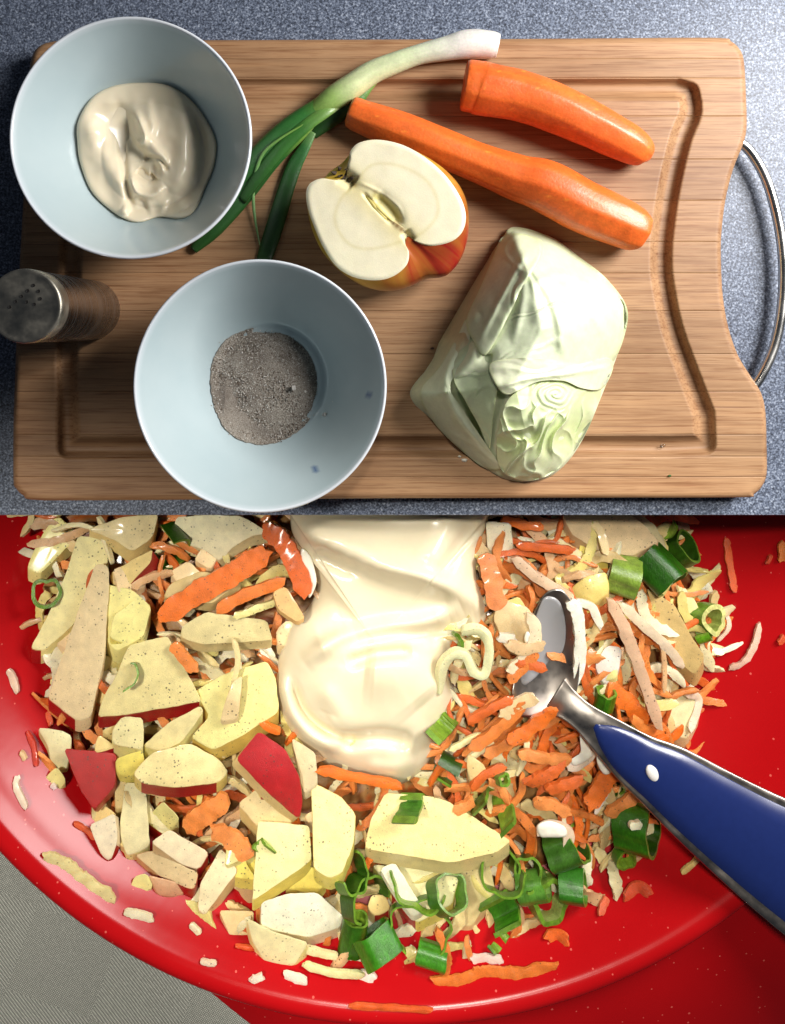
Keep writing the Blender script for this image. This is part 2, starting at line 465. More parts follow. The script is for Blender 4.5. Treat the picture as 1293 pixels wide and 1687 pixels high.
# ================================================================== BLUE BOWLS
def blue_bowl(u, v, R, hr, label, specks=()):
    cx, cy = true(u, v, hr); r = R * (H - hr) / H
    t = empty('bowl', (cx * S, cy * S, BH * S)); tag(t, label, 'bowl', 'pale blue porcelain bowls')
    d = hr - BH - 14
    inner = []
    for i in range(41):
        x = i / 40
        # x: 0 bottom centre to 1 rim
        rr = x
        y = 0.03 * (x / .5) ** 2 if x < .46 else 0.0254 + (1 - .0254) * ((x - .46) / .54) ** 1.25
        if .40 < x < .50: y += 0.035 * math.sin((x - .40) / .10 * math.pi)
        inner.append((max(rr * (r - 5), .01), BH + 14 + y * d))
    rim = [(r - 4.2, hr + 1.0), (r - 2.6, hr + 2.0), (r - .9, hr + 1.4), (r, hr - .6), (r - .2, hr - 4)]
    outer = [(r - 3, hr - 14), (r * .92, hr - 34), (r * .82, hr - 62), (r * .68, BH + 26), (r * .54, BH + 14), (r * .5, BH + 10), (r * .49, BH + .5), (r * .45, BH + .5), (r * .44, BH + 7), (.01, BH + 7)]
    prof = inner + rim + outer
    v_, f_ = lathe(prof, (cx, cy), 128)
    ci = np.array(lin((184, 200, 203))); cr = np.array(lin((222, 228, 234)))
    cols = []
    for i in range(len(prof)):
        c = cr if len(inner) <= i < len(inner) + 4 else ci
        if i == len(inner) - 1: c = (ci + cr) / 2
        cols += [c] * 128
    cols = np.array(cols)
    vv = np.array(v_) / S
    for (su, sv, rad) in specks:
        # a blue fleck in the glaze
        hs = BH + 14 + .55 * d
        fx, fy = true(su, sv, hs)
        dd = np.hypot(vv[:, 0] - fx, vv[:, 1] - fy)
        m = (dd < rad) & (np.arange(len(vv)) < len(inner) * 128)
        cols[m] = np.array(lin((96, 122, 160)))
    build('vessel', v_, f_, M['ceramic'], t, vcol=cols)
    return t, (cx, cy, r, d)
_b1, b1i = blue_bowl(215, 227, 200, 186, 'pale blue porcelain bowl holding thick mayonnaise, at the upper left corner of the board')
b2, b2i = blue_bowl(428, 636, 209, 186, 'pale blue porcelain bowl holding grey seasoning, overhanging the lower edge of the board', [(523, 770, 4.5), (608, 647, 3.5)])

def bowl_inner(info, U, V):
    cx, cy, r, d = info
    h = np.full(np.shape(U), 80.0)
    for _ in range(12):
        k = (H - h) / H; x = np.hypot((U - NU) * k - cx, -(V - NV) * k - cy) / (r - 5)
        y = np.where(x < .46, .03 * (x / .5) ** 2, .0254 + (1 - .0254) * (np.maximum(x - .46, 0) / .54) ** 1.25)
        h = h * .5 + .5 * (BH + 14 + y * d)
    return h
def mayo_dollop():
    o = catmull([(128, 200), (150, 162), (185, 142), (230, 136), (275, 140), (312, 162), (340, 198), (356, 235), (352, 275), (338, 310), (322, 345), (300, 360), (262, 358), (232, 366), (208, 362), (180, 345), (150, 315), (132, 270), (127, 235)], 9)
    def hf(U, V, s):
        h = np.maximum(bowl_inner(b1i, U, V), 70) + 2 + 30 * np.sqrt(np.maximum(1 - s ** 2.4, 0)) - 26 * np.clip((bowl_inner(b1i, U, V) - 70) / 60, 0, 1) * (1 - s)
        h += ridge(U, V, [(150, 190), (165, 250), (200, 310), (212, 350)], 20, 12)
        h += fold(U, V, [(208, 168), (214, 215), (236, 246), (262, 272), (262, 300)], 2.6, 40, -13)
        h += fold(U, V, [(246, 160), (256, 205), (254, 232), (276, 262), (262, 290)], 2.4, 26, 12)
        h += ridge(U, V, [(290, 160), (304, 210), (300, 270), (286, 320)], 14, 9)
        h += ridge(U, V, [(222, 182), (238, 225), (228, 240)], 7, 13)
        h += ridge(U, V, [(213, 285), (225, 315), (250, 322), (272, 305)], 7, 12)
        h -= ridge(U, V, [(225, 280), (245, 295), (255, 288)], 8, 15)
        h -= ridge(U, V, [(196, 170), (200, 230), (208, 300), (218, 345)], 6, 9)
        h -= ridge(U, V, [(236, 262), (262, 262), (276, 282)], 4, 8)
        h += ridge(U, V, [(240, 340), (258, 335), (275, 342)], 12, 9)
        h += ridge(U, V, [(295, 330), (305, 345)], 12, 8)
        h += ridge(U, V, [(200, 345), (210, 352)], 9, 8)
        h -= ridge(U, V, [(320, 190), (332, 240), (322, 300)], 7, 5)
        return h + fbm(U, V, 34, 3, 2) * 3.0 * np.clip((1 - s) * 4, 0, 1)
    v, f, (U, V, s) = patch(o, (240, 250), hf, 60, 0.9, 8)
    c = np.tile(np.array(lin((246, 232, 202))), (len(v), 1))
    ob = build('mayonnaise', v, flipup(v, f), M['mayo_thick'], vcol=c)
    tag(ob, 'thick swirled dollop of cream coloured mayonnaise inside the small upper left bowl', 'mayonnaise')
mayo_dollop()

def seasoning():
    cx, cy, r, d = b2i
    o = catmull([(346, 628), (352, 590), (372, 560), (405, 543), (440, 540), (478, 550), (506, 575), (522, 612), (524, 650), (510, 690), (485, 715), (448, 731), (410, 730), (375, 712), (354, 675)], 10)
    o = o + np.array([[rnd.uniform(-.9, .9), rnd.uniform(-.9, .9)] for _ in o])
    n1 = {}
    def hf(U, V, s):
        return np.maximum(bowl_inner(b2i, U, V), 66) + 1 + 14 * np.maximum(1 - s ** 2.0, 0) ** .8 + fbm(U, V, 22, 5, 4) * 1.6
    v, f, (U, V, s) = patch(o, (436, 640), hf, 40, 0.85, 5)
    n = NT('salt_and_pepper'); vv = n.coords()
    a = n.noise(vv, 2200, 3, .8); b = n.noise(vv, 60, 3)
    c = n.ramp(a, [(0.33, lin((112, 100, 88))), (0.45, lin((164, 152, 140))), (0.56, lin((190, 180, 168))), (0.70, lin((228, 222, 214)))])
    c = n.mix(1.0, c, n.ramp(b, [(0.35, (.72, .7, .68)), (0.6, (1.1, 1.1, 1.08))]), 'MULTIPLY')
    n.base(c); n.set(Roughness=.6); n.bump(a, 1.0, .0012)
    t = empty('seasoning', P(436, 640, 66)); tag(t, 'round heap of mixed salt and ground pepper in the lower blue bowl', 'seasoning')
    build('heap', v, flipup(v, f), n.m, t)
    # loose grains, joined
    V, F, C = [], [], []
    def grain(x, y, h, sz, col):
        px, py, pz = P(x, y, h); k = len(V)
        q = Vector((rnd.uniform(-1, 1), rnd.uniform(-1, 1), rnd.uniform(-1, 1))).normalized()
        from mathutils import Quaternion
        R = Quaternion(q, rnd.uniform(0, 3))
        for a in (-1, 1):
            for b_ in (-1, 1):
                for c_ in (-1, 1):
                    w_ = R @ Vector((a, b_ * .8, c_ * .9)); V.append((px + w_.x * sz * S, py + w_.y * sz * S, pz + w_.z * sz * S))
        for fc in ((0, 1, 3, 2), (4, 6, 7, 5), (0, 4, 5, 1), (2, 3, 7, 6), (0, 2, 6, 4), (1, 5, 7, 3)):
            F.append(tuple(k + i for i in fc)); C.append(col)
    for i in range(4200):
        a = rnd.uniform(0, 2 * math.pi); q = math.sqrt(rnd.random()) * (1.05 if rnd.random() < .04 else .99)
        j = int(a / (2 * math.pi) * len(o)) % len(o)
        x = 436 + q * (o[j][0] - 436); y = 640 + q * (o[j][1] - 640)
        h = max(float(bowl_inner(b2i, x, y)), 66) + 1 + 14 * max(1 - q * q, 0) ** .8 + rnd.uniform(-.8, .9)
        c = rnd.choice([(225, 220, 212), (200, 192, 180), (170, 158, 144), (140, 126, 110), (110, 94, 80), (215, 208, 198)])
        grain(x, y, h, rnd.uniform(.4, .9), lin(c))
    ob = build('grains', V, F, M['crumb'], t, smooth=False, fcol=C); ob['kind'] = 'stuff'
    # crystals that stick to the glaze beside the heap
    V.clear(); F.clear(); C.clear()
    for (x, y, s_) in ((484, 639, 3.2), (534, 683, 2.6), (549, 662, 1.6), (503, 645, 1.4)):
        grain(x, y, 86, s_, lin((228, 222, 214)))
    ob = build('crystals', V, F, M['crumb'], t, smooth=False, fcol=C)
seasoning()

# ================================================================== SHAKER
def shaker():
    r = 47.5; ht = 290
    cx, cy = true(149, 511, BH)
    t = empty('salt_shaker', (cx * S, cy * S, BH * S)); tag(t, 'cylindrical stainless steel shaker with pierced top standing on the left edge of the board', 'salt shaker')
    v, f = lathe([(.01, BH + .4), (r - 2, BH + .4), (r, BH + 2), (r, BH + 120), (r, ht - 26)], (cx, cy), 96)
    build('body', v, f, M['steel'], t)
    v, f = lathe([(r, ht - 25.4), (r + .6, ht - 24.6), (r + .6, ht - 4), (r - .2, ht - 1.2), (r - 2.5, ht), (r - 5, ht - 1.2), (r - 12, ht - .4), (.01, ht)], (cx, cy), 96)
    build('lid', v, f, M['steel_top'], t)
    for (x, y) in ((158, 201), (131, 227), (182, 229), (102, 253), (190, 265), (74, 278), (126, 280), (46, 304), (162, 291)):
        hx, hy = true(x / 2.873, 400 + y / 2.873, ht)
        v, f = lathe([(.01, ht + .25), (1.55, ht + .25), (2.1, ht + .6), (2.3, ht - .5)], (hx, hy), 14)
        build('hole', v, f, M['dark'], t, smooth=False)
shaker()

# ================================================================== SPRING ONION
def gradcol(fr, stops):
    fr = min(max(fr, 0), 1)
    for (a, ca), (b, cb) in zip(stops, stops[1:]):
        if fr <= b:
            k = (fr - a) / max(b - a, 1e-6); return [x + (y - x) * k for x, y in zip(ca, cb)]
    return list(stops[-1][1])
def vegtube(name, path, rad, stops, mat, parent, flat=1.0, seg=18, n=8, wob=0.0, stripes=0.0, twist=0.0, facet=None):
    pr = catmull([(*p, r) for p, r in zip(path, rad)], n, False)
    pts = [P(a, b, c) for a, b, c, _ in pr]; R = [max(q[3], .4) * S for q in pr]
    if facet: sec = facet
    else: sec = (lambda j, i: 1 + wob * mnoise.noise((j * .9, i * .12, 3.0))) if wob else None
    v, f = tube(pts, R, seg, True, flat, section=sec, twist=twist)
    m = len(pts); vc = []
    for i in range(m):
        c = [*map(lambda x: x, gradcol(i / (m - 1), stops))]
        for j in range(seg):
            k = 1 + stripes * (mnoise.noise((j * 2.3, i * .05, 1.0)))
            vc.append([x * k for x in c])
    return build(name, v, f, mat, parent, vcol=vc)

def spring_onion():
    t = empty('spring_onion', P(600, 140, BH)); tag(t, 'fresh spring onion with white bulb end and dark green leaves tucked under the bowl', 'spring onion')
    W, PL, MG, DG = lin((240, 236, 228)), lin((206, 216, 164)), lin((104, 142, 58)), lin((36, 74, 30))
    vegtube('stem', [(820, 76, 72), (806, 74, 72), (770, 73, 72), (735, 80, 71), (690, 90, 70), (650, 104, 70), (612, 120, 70), (580, 142, 70), (552, 160, 70), (528, 178, 68), (500, 200, 64), (476, 222, 60)], [18, 21, 22, 18.5, 15.5, 16.5, 18, 19.5, 19, 16, 11, 5],
            [(0, W), (.22, W), (.4, lin((208, 218, 176))), (.62, PL), (.74, lin((150, 180, 100))), (.86, MG), (1, lin((60, 112, 44)))], M['onion_fresh'], t, stripes=.10, seg=30)
    vegtube('leaf', [(616, 122, 60), (590, 140, 62), (560, 157, 65), (525, 181, 68), (480, 210, 68), (440, 245, 66), (400, 288, 62), (340, 350, 58)], [9, 12, 16, 18, 18, 18, 17, 15],
            [(0, lin((176, 198, 130))), (.2, lin((150, 182, 110))), (.33, MG), (.5, lin((50, 108, 48))), (1, DG)], M['onion_fresh'], t, flat=.75, stripes=.22, seg=30)
    vegtube('leaf', [(546, 166, 62), (530, 180, 60), (505, 203, 60), (470, 235, 62), (440, 268, 60), (400, 318, 58), (350, 376, 57), (318, 412, 56)], [10, 12, 15, 17, 17, 18, 16, 7],
            [(0, lin((188, 202, 128))), (.2, lin((150, 182, 96))), (.36, MG), (.5, lin((44, 98, 44))), (1, DG)], M['onion_fresh'], t, flat=.6, stripes=.22, seg=24)
    vegtube('leaf', [(560, 172, 66), (540, 182, 78), (505, 206, 80), (468, 240, 78), (436, 278, 74), (398, 330, 66)], [5, 9, 10, 11, 11, 8],
            [(0, PL), (.2, lin((120, 160, 80))), (.45, lin((56, 112, 44))), (1, DG)], M['onion_fresh'], t, flat=.5, stripes=.25)
    vegtube('leaf', [(622, 128, 62), (606, 140, 60), (580, 168, 58), (556, 185, 58), (532, 204, 58), (514, 222, 58)], [6, 10, 15, 16, 14, 9],
            [(0, lin((150, 180, 90))), (.3, lin((84, 130, 60))), (.6, DG), (1, DG)], M['onion_fresh'], t, flat=.5, stripes=.2)
    vegtube('leaf', [(516, 218, 62), (500, 246, 60), (484, 275, 57), (470, 315, 56), (455, 365, 55), (438, 418, 54), (432, 440, 54)], [5, 9, 12, 13, 14, 13, 10],
            [(0, lin((120, 160, 96))), (.15, lin((50, 104, 52))), (.5, DG), (1, DG)], M['onion_fresh'], t, flat=.35, stripes=.25)
    vegtube('leaf', [(500, 205, 84), (462, 228, 86), (434, 252, 82), (421, 285, 74), (417, 320, 64), (420, 360, 58), (428, 404, 56)], [1.2, 2, 2.6, 2.8, 2.6, 2.2, .8],
            [(0, MG), (.5, lin((110, 156, 90))), (1, lin((130, 170, 110)))], M['onion_fresh'], t, flat=.6, seg=8)
spring_onion()

# ================================================================== CARROTS
def carrot(name, path, rad, label, seed, twist=0.4):
    t = None
    rs = random.Random(seed); nf = 8
    fac = [rs.uniform(.95, 1.03) for _ in range(nf)]
    seg = 64
    def sec(j, i):
        a = 2 * math.pi * j / seg; k = a / (2 * math.pi) * nf
        loc = (k % 1) - .5
        apo = math.cos(math.pi / nf) / math.cos(loc * 2 * math.pi / nf)
        rr = (apo * .5 + .5 * (math.cos(math.pi / nf) * .5 + .5)) * (fac[int(k) % nf] * (1 - abs(loc)) + fac[(int(k) + (1 if loc > 0 else -1)) % nf] * abs(loc))
        return rr * (1 + .018 * mnoise.noise((j * .2, i * .16, seed)))
    pr = catmull([(*p, r) for p, r in zip(path, rad)], 10, False)
    pts = [P(a, b, c) for a, b, c, _ in pr]; R = [q[3] * S for q in pr]
    v, f = tube(pts, R, seg, True, 1.0, section=sec, twist=[0.3 + twist * i / len(pts) for i in range(len(pts))])
    vc = []
    for i in range(len(pts)):
        for j in range(seg):
            k = mnoise.noise((j * .05, i * .05, seed)) * .08
            k += .10 * mnoise.noise((j * .55, i * .03, seed + 9)) + (.5 if mnoise.noise((j * .5, i * 1.3, seed + 3)) > .62 else 0)
            c = lin((240, 112, 44)); vc.append((c[0] * (1 + k * .4), c[1] * (1 + k * 1.5), c[2] * (1 + k)))
    o = build(name, v, f, M['carrot'], vcol=vc); tag(o, label, 'carrot', 'peeled carrots'); return o
carrot('carrot', [(575, 183, 76), (580, 185, 76), (600, 194, 77), (640, 209, 79), (700, 232, 81), (780, 265, 83), (850, 292, 85), (900, 308, 88), (960, 340, 88), (1010, 362, 86), (1046, 378, 84), (1058, 383, 82), (1061, 384, 82)],
       [19, 25, 27, 30, 31, 31, 36, 41, 41, 39, 35, 27, 12], 'long peeled orange carrot, lying nearest the apple half', 3)
carrot('carrot', [(764, 141, 88), (768, 141.6, 88), (786, 144.5, 88), (800, 148, 88), (850, 157, 88), (900, 173, 88), (950, 195, 86), (1000, 219, 83), (1040, 240, 79), (1062, 255, 76), (1070, 262, 75)],
       [37, 40, 41, 42, 40, 39, 37, 34, 30, 21, 5], 'shorter stubby peeled carrot, lying nearest the top edge of the board', 11, -.3)

# ================================================================== HALF APPLE
def half_apple():
    t = empty('apple_half', P(640, 390, BH)); tag(t, 'halved red and yellow apple with its pale cut face and seed cavity upwards', 'apple')
    o = [(575, 262), (577, 249), (592, 235), (623, 230), (664, 239), (703, 261), (734, 289), (757, 322), (767, 352), (763, 379), (745, 397), (713, 405), (689, 400), (672, 390),
         (668, 402), (674, 418), (669, 438), (646, 456), (616, 462), (581, 456), (553, 438), (532, 407), (519, 378), (508, 348), (504, 320), (510, 303), (529, 294), (552, 296), (566, 290)]
    O = catmull(o, 8); c0 = (632, 350)
    def hface(U, V): return 152 + (U - 632) * .03 - (V - 350) * .05
    axis = [(568, 293), (600, 322), (630, 348), (655, 375), (672, 390)]
    def hf(U, V, s):
        h = hface(U, V)
        h -= 2.5 * np.clip((s - .94) / .06, 0, 1) ** 2
        h -= ridge(U, V, [(618, 322), (636, 338), (652, 358), (650, 366)], 10, 10)      # seed cavity
        h -= ridge(U, V, [(598, 318), (620, 342), (645, 368)], 3.2, 4.5)
        h -= ridge(U, V, [(560, 286), (575, 296), (584, 303)], 10, 14)
        h -= ridge(U, V, [(666, 380), (678, 398)], 7, 8)
        h += ridge(U, V, [(590, 300), (624, 316), (655, 340), (664, 362)], 3, 1.5)
        h += fbm(U, V, 40, 9, 2) * .5
        return h
    v, f, (U, V, s) = patch(O, c0, hf, 64, .95)
    base = np.tile(np.array(lin((246, 238, 206))), (len(v), 1))
    d, _, _ = polydist(U, V, axis)
    k = np.exp(-(d / 26) ** 2)[:, None] * .55; base = base * (1 - k) + np.array(lin((216, 198, 116))) * k
    d2, _, _ = polydist(U, V, catmull([(584, 306), (560, 330), (552, 366), (575, 402), (612, 410), (660, 398), (700, 380), (722, 345), (705, 300), (660, 274), (612, 272), (584, 306)], 6, False))
    k = (np.exp(-(d2 / 3.0) ** 2) * .28)[:, None]; base = base * (1 - k) + np.array(lin((206, 190, 104))) * k
    d3, _, _ = polydist(U, V, [(618, 322), (636, 338), (652, 358)]); k = (np.exp(-(d3 / 7) ** 2) * .7)[:, None]; base = base * (1 - k) + np.array(lin((196, 184, 100))) * k
    for (x, y, r_, cc) in ((654, 372, 5, (120, 84, 34)), (661, 378, 4, (140, 96, 40)), (584, 304, 5, (140, 110, 50)), (648, 368, 3, (110, 72, 30))):
        k = np.exp(-((U - x) ** 2 + (V - y) ** 2) / r_ ** 2)[:, None] * .85; base = base * (1 - k) + np.array(lin(cc)) * k
    build('cut_face', v, flipup(v, f), M['fruit'], t, vcol=base)
    # rounded skin below the face
    rings = 22; n = len(O); verts = []; vc = []
    Y, R_, G_ = np.array(lin((206, 170, 62))), np.array(lin((158, 26, 28))), np.array(lin((176, 168, 78)))
    hf0 = hface(O[:, 0], O[:, 1]) - 2.4
    cx, cy = 640, 352
    Oc = np.array(PA(O[:, 0], O[:, 1], hf0)) / S
    smooth_o = np.stack([np.convolve(np.concatenate([Oc[-12:, k], Oc[:, k], Oc[:12, k]]), np.ones(25) / 25, 'valid') for k in range(3)], -1)
    cc = Oc.mean(0)
    ang_ = np.arctan2(Oc[:, 1] - cc[1], Oc[:, 0] - cc[0]); rad_ = np.hypot(Oc[:, 0] - cc[0], Oc[:, 1] - cc[1])
    hull = np.empty(n)
    for j in range(n):
        da = np.abs((ang_ - ang_[j] + math.pi) % (2 * math.pi) - math.pi)
        near = da < .55
        hull[j] = np.sort(rad_[near])[-max(1, int(near.sum() * .22)):].mean()
    hull = np.convolve(np.concatenate([hull[-9:], hull, hull[:9]]), np.ones(19) / 19, 'valid')
    un = np.unwrap(ang_); tot = un[-1] - un[0] + (un[1] - un[0]); ext = np.concatenate([un[-15:] - np.sign(tot) * 2 * math.pi, un, un[:15] + np.sign(tot) * 2 * math.pi])
    am = np.convolve(ext, np.ones(31) / 31, 'valid')
    smooth_o[:, 0] = cc[0] + np.cos(am) * hull * .985; smooth_o[:, 1] = cc[1] + np.sin(am) * hull * .985
    for i in range(rings + 1):
        a = i / rings * math.pi / 2
        k = min(1, i / 3) ** .6; base_o = Oc * (1 - k) + smooth_o * k
        f_ = math.cos(a) ** .8 * (1 + .05 * math.sin(2 * a)) if i < rings else 0.001
        q = cc + (base_o - cc) * f_
        q[:, 2] = base_o[:, 2] * (1 - 0) - (base_o[:, 2] - BH - .5) * math.sin(a)
        bl = math.sin(2 * a) ** 1 * 16 + 22 * math.sin(a); q[:, 0] += bl * .72; q[:, 1] -= bl * .8
        verts.append(q * S)
        for j in range(n):
            u, v_ = O[j]
            ang = math.atan2(v_ - cy, u - cx)
            red = .5 + .5 * math.cos(ang - .75) - .15
            red += .04 + .2 * mnoise.noise((ang * 7, i * .12, 2)) + .07 * mnoise.noise((ang * 40, i * .1, 5)) - max(0, (.25 - i / rings)) * .6 * (1 if ang > 1.2 or ang < -2 else .1)
            red = min(max((red - .18 * math.cos(i / rings * 1.57)) * 1.25, 0), 1)
            vc.append(Y * (1 - red) + R_ * red)
    verts = np.vstack(verts); faces = []
    for i in range(rings):
        for j in range(n):
            k = (j + 1) % n; faces.append((i * n + j, i * n + k, (i + 1) * n + k, (i + 1) * n + j))
    nn = NT('apple_skin'); nn.base(attr(nn)); nn.set(Roughness=.28, Coat_Weight=.2)
    build('skin', verts, faces, nn.m, t, vcol=vc)
    M['apple_skin'] = nn.m
    # dried calyx and seed-cavity walls
    v = []; f = []
    for k, (x, y, a) in enumerate(((556, 288, 2.6), (562, 283, 2.0), (568, 292, 2.9), (573, 298, .6), (560, 296, 1.2), (570, 287, 1.6))):
        vv, ff = tube([P(x, y, 140), P(x + 6 * math.cos(a), y - 6 * math.sin(a), 147), P(x + 12 * math.cos(a), y - 9 * math.sin(a), 153)], [4 * S, 3 * S, .8 * S], 6, True, .5)
        b = len(v); v += vv; f += [tuple(b + i for i in q) for q in ff]
    build('calyx', v, f, M['stem'], t)
    v, f = tube([P(672, 392, 138), P(680, 400, 141), P(690, 406, 143)], [5 * S, 6 * S, 3 * S], 8, True, .6)
    build('stem', v, f, M['crumb'], t, vcol=[lin((190, 190, 160))] * len(v))
    for (a, b) in (((600, 318), (648, 366)), ((594, 311), (640, 366))):
        v, f = tube([P(a[0], a[1], 147), P((a[0] + b[0]) / 2 - 1, (a[1] + b[1]) / 2 + 1, 150), P(b[0], b[1], 148)], [1 * S, 2.6 * S, 1 * S], 7, True, .5)
        build('core_wall', v, f, M['fruit'], t, vcol=[lin((206, 190, 110))] * len(v))
half_apple()

# ================================================================== CABBAGE WEDGE
def cabbage():
    t = empty('cabbage_wedge', P(850, 590, BH)); tag(t, 'cut wedge of pale green pointed cabbage with crinkled heart, on the right of the board', 'cabbage')
    OUT = [(845, 376), (880, 382), (915, 394), (960, 428), (998, 460), (1020, 486), (1030, 520), (1026, 556), (1010, 604), (990, 655), (966, 712), (940, 755), (908, 784), (872, 794), (836, 790), (806, 776), (762, 744), (716, 700), (674, 650), (700, 604), (744, 528), (790, 450), (820, 402)]
    O = catmull(OUT, 8)
    def dome(U, V, s=None):
        d, sd, _ = polydist(U, V, O, True)
        h = BH + 10 + 152 * (1 - np.exp(-d / 62)) - 8
        # the left cut plane falls away steeply
        e = (U - 674) * .852 + (V - 650) * .523        # distance from the left cut line
        h = np.minimum(h, BH + 30 + e * 2.3)
        return h
    def hf(U, V, s):
        h = dome(U, V)
        # folds of the inner leaves, lower half
        h += fold(U, V, [(745, 560), (742, 620), (770, 690), (815, 750)], 5, 60, -20)
        h += fold(U, V, [(808, 608), (826, 650), (812, 700), (806, 745)], 4, 50, -26)
        h += ridge(U, V, [(690, 655), (760, 612), (790, 560)], 12, 10)
        h -= ridge(U, V, [(775, 620), (772, 670), (800, 720)], 18, 16)
        h += ridge(U, V, [(700, 640), (738, 600), (770, 545)], 9, 8)
        return h + fbm(U, V, 60, 4, 3) * 5
    v, f, (U, V, s) = patch(O, (860, 590), hf, 60, .9, 10)
    c = np.tile(np.array(lin((222, 230, 194))), (len(v), 1))
    m = len(U); e = (U - 674) * .852 + (V - 650) * .523
    k = np.clip((46 - e) / 12, 0, 1)[:, None] * .95 * np.clip((640 - V[:, None]) / 90, .15, 1); c[:m] = c[:m] * (1 - k) + np.array(lin((206, 186, 146))) * k
    # green veining along the cut edge
    st = .5 + .5 * np.sin(e * 1.3); k = (k[:, 0] * st * .25)[:, None]; c[:m] = c[:m] * (1 - k) + np.array(lin((176, 186, 120))) * k
    build('inner_leaves', v, flipup(v, f), M['cabbage'], t, vcol=c)

    def leaf(outl, centre, lift, tint, extra=None, nr=34, n=8, th=3.0, seed=0, edge=0.0):
        o_ = catmull(outl, n)
        def h_(U, V, s):
            h = dome(U, V) + lift + fbm(U, V, 45, seed, 3) * 2.2 - edge * np.clip((s - .75) / .25, 0, 1) ** 2
            h += 1.2 * np.sin(np.arctan2(V - centre[1], U - centre[0]) * 17 + seed) * s ** 6
            if extra: h = h + extra(U, V) * .75
            vn = np.abs(fbm(U + V * .5, V - U * .3, 70, seed + 70, 1))
            return h + 1.5 * np.exp(-vn / .035) - 1.2 * np.exp(-np.abs(vn - .1) / .04)
        v, f, (U, V, s) = patch(o_, centre, h_, nr, .95, th)
        c = np.tile(np.array(lin(tint)), (len(v), 1)); m = len(U)
        k = (np.clip((s - .93) / .07, 0, 1) * .55)[:, None]; c[:m] = c[:m] * (1 - k) + np.array(lin((196, 208, 142))) * k
        ob = build('leaf', v, flipup(v, f), M['cabbage'], t, vcol=c); return ob
    leaf([(692, 646), (724, 604), (754, 552), (768, 526), (774, 560), (748, 600), (742, 640), (752, 684), (790, 730), (826, 770), (800, 772), (760, 742), (716, 698)], (738, 640), 5, (214, 224, 192), seed=2,
         extra=lambda U, V: ridge(U, V, [(760, 560), (733, 620), (748, 680), (800, 745)], 8, 9))
    leaf([(752, 560), (790, 530), (826, 560), (832, 600), (820, 640), (812, 690), (806, 740), (788, 700), (766, 660), (746, 620)], (792, 620), 1, (198, 212, 172), seed=8,
         extra=lambda U, V: fold(U, V, [(800, 560), (760, 600), (752, 640), (775, 700)], 4, 24, 11))
    leaf([(846, 374), (900, 388), (958, 426), (1000, 460), (1032, 505), (1030, 548), (1010, 596), (975, 618), (930, 624), (880, 620), (822, 636), (806, 612), (810, 585), (793, 584), (776, 555), (768, 530), (788, 480), (812, 430), (826, 396)], (900, 505), 9, (208, 217, 184), seed=5, edge=4,
         extra=lambda U, V: ridge(U, V, [(830, 400), (862, 470), (846, 560)], 7, 6) + ridge(U, V, [(870, 470), (930, 450), (985, 480)], 6, 5) + fold(U, V, [(1000, 500), (900, 560), (826, 590)], 5, 45, -8) + ridge(U, V, [(856, 410), (912, 500), (930, 590)], 7, 6) + ridge(U, V, [(890, 450), (960, 500), (1000, 560)], 6, 5))
    leaf([(826, 392), (850, 384), (892, 396), (888, 430), (862, 470), (838, 520), (800, 585), (779, 560), (768, 528), (790, 476), (812, 424)], (832, 480), 16, (210, 219, 184), seed=11, edge=3,
         extra=lambda U, V: ridge(U, V, [(870, 410), (836, 470), (790, 560)], 5, 5))
    leaf([(806, 600), (850, 590), (900, 592), (955, 600), (1000, 590), (1010, 606), (992, 640), (960, 640), (930, 628), (890, 628), (860, 640), (835, 650), (818, 636)], (900, 612), 14, (226, 232, 198), seed=14,
         extra=lambda U, V: ridge(U, V, [(818, 640), (870, 624), (935, 616), (1005, 604)], 4, 6))
    # the crinkled heart: base plus many folded leaf edges
    heart = [(858, 640), (890, 622), (925, 618), (960, 632), (990, 640), (976, 690), (952, 735), (915, 776), (875, 792), (842, 786), (822, 768), (818, 730), (824, 690), (836, 660)]
    def hx(U, V):
        wx = fbm(U, V, 46, 51, 1) * 40; wy = fbm(U, V, 46, 61, 1) * 40
        a_ = np.abs(fbm((U + wx) * 1.1 + V * .3, (V + wy) * .5, 34, 31, 1)); b_ = np.abs(fbm((U - wy) * 1.2, (V + wx) * .6 + U * .3, 30, 41, 1))
        d = np.hypot((U - 914) / 1.15, (V - 650) / .9)
        k = np.exp(-(d / 33) ** 6)
        fr = 15 * np.exp(-(a_ / .22)) + 8 * np.exp(-(b_ / .2))
        roll = 1.3 * np.cos((d + fbm(U, V, 20, 8, 1) * 5 + 2.0 * np.arctan2(V - 650, U - 914) / 6.28 * 4.5) * 2 * math.pi / 9.0) + 12 - d * .15
        lo = np.clip((V - 640) / 50, 0.25, 1)
        return -14 + fr * (1 - k) * lo + k * roll + 5 * np.sin(V / 17)
    o_ = catmull(heart, 26)
    v, f, (U, V, s) = patch(o_, (895, 705), lambda U, V, s: dome(U, V) + 16 + hx(U, V), 120, .9, 3)
    c = np.tile(np.array(lin((214, 224, 184))), (len(v), 1)); m = len(U)
    kk = hx(U, V); k = np.clip((0 - kk) / 14, 0, 1)[:, None] * .5; c[:m] = c[:m] * (1 - k) + np.array(lin((190, 206, 124))) * k
    build('heart', v, flipup(v, f), M['cabbage'], t, vcol=c)
cabbage()

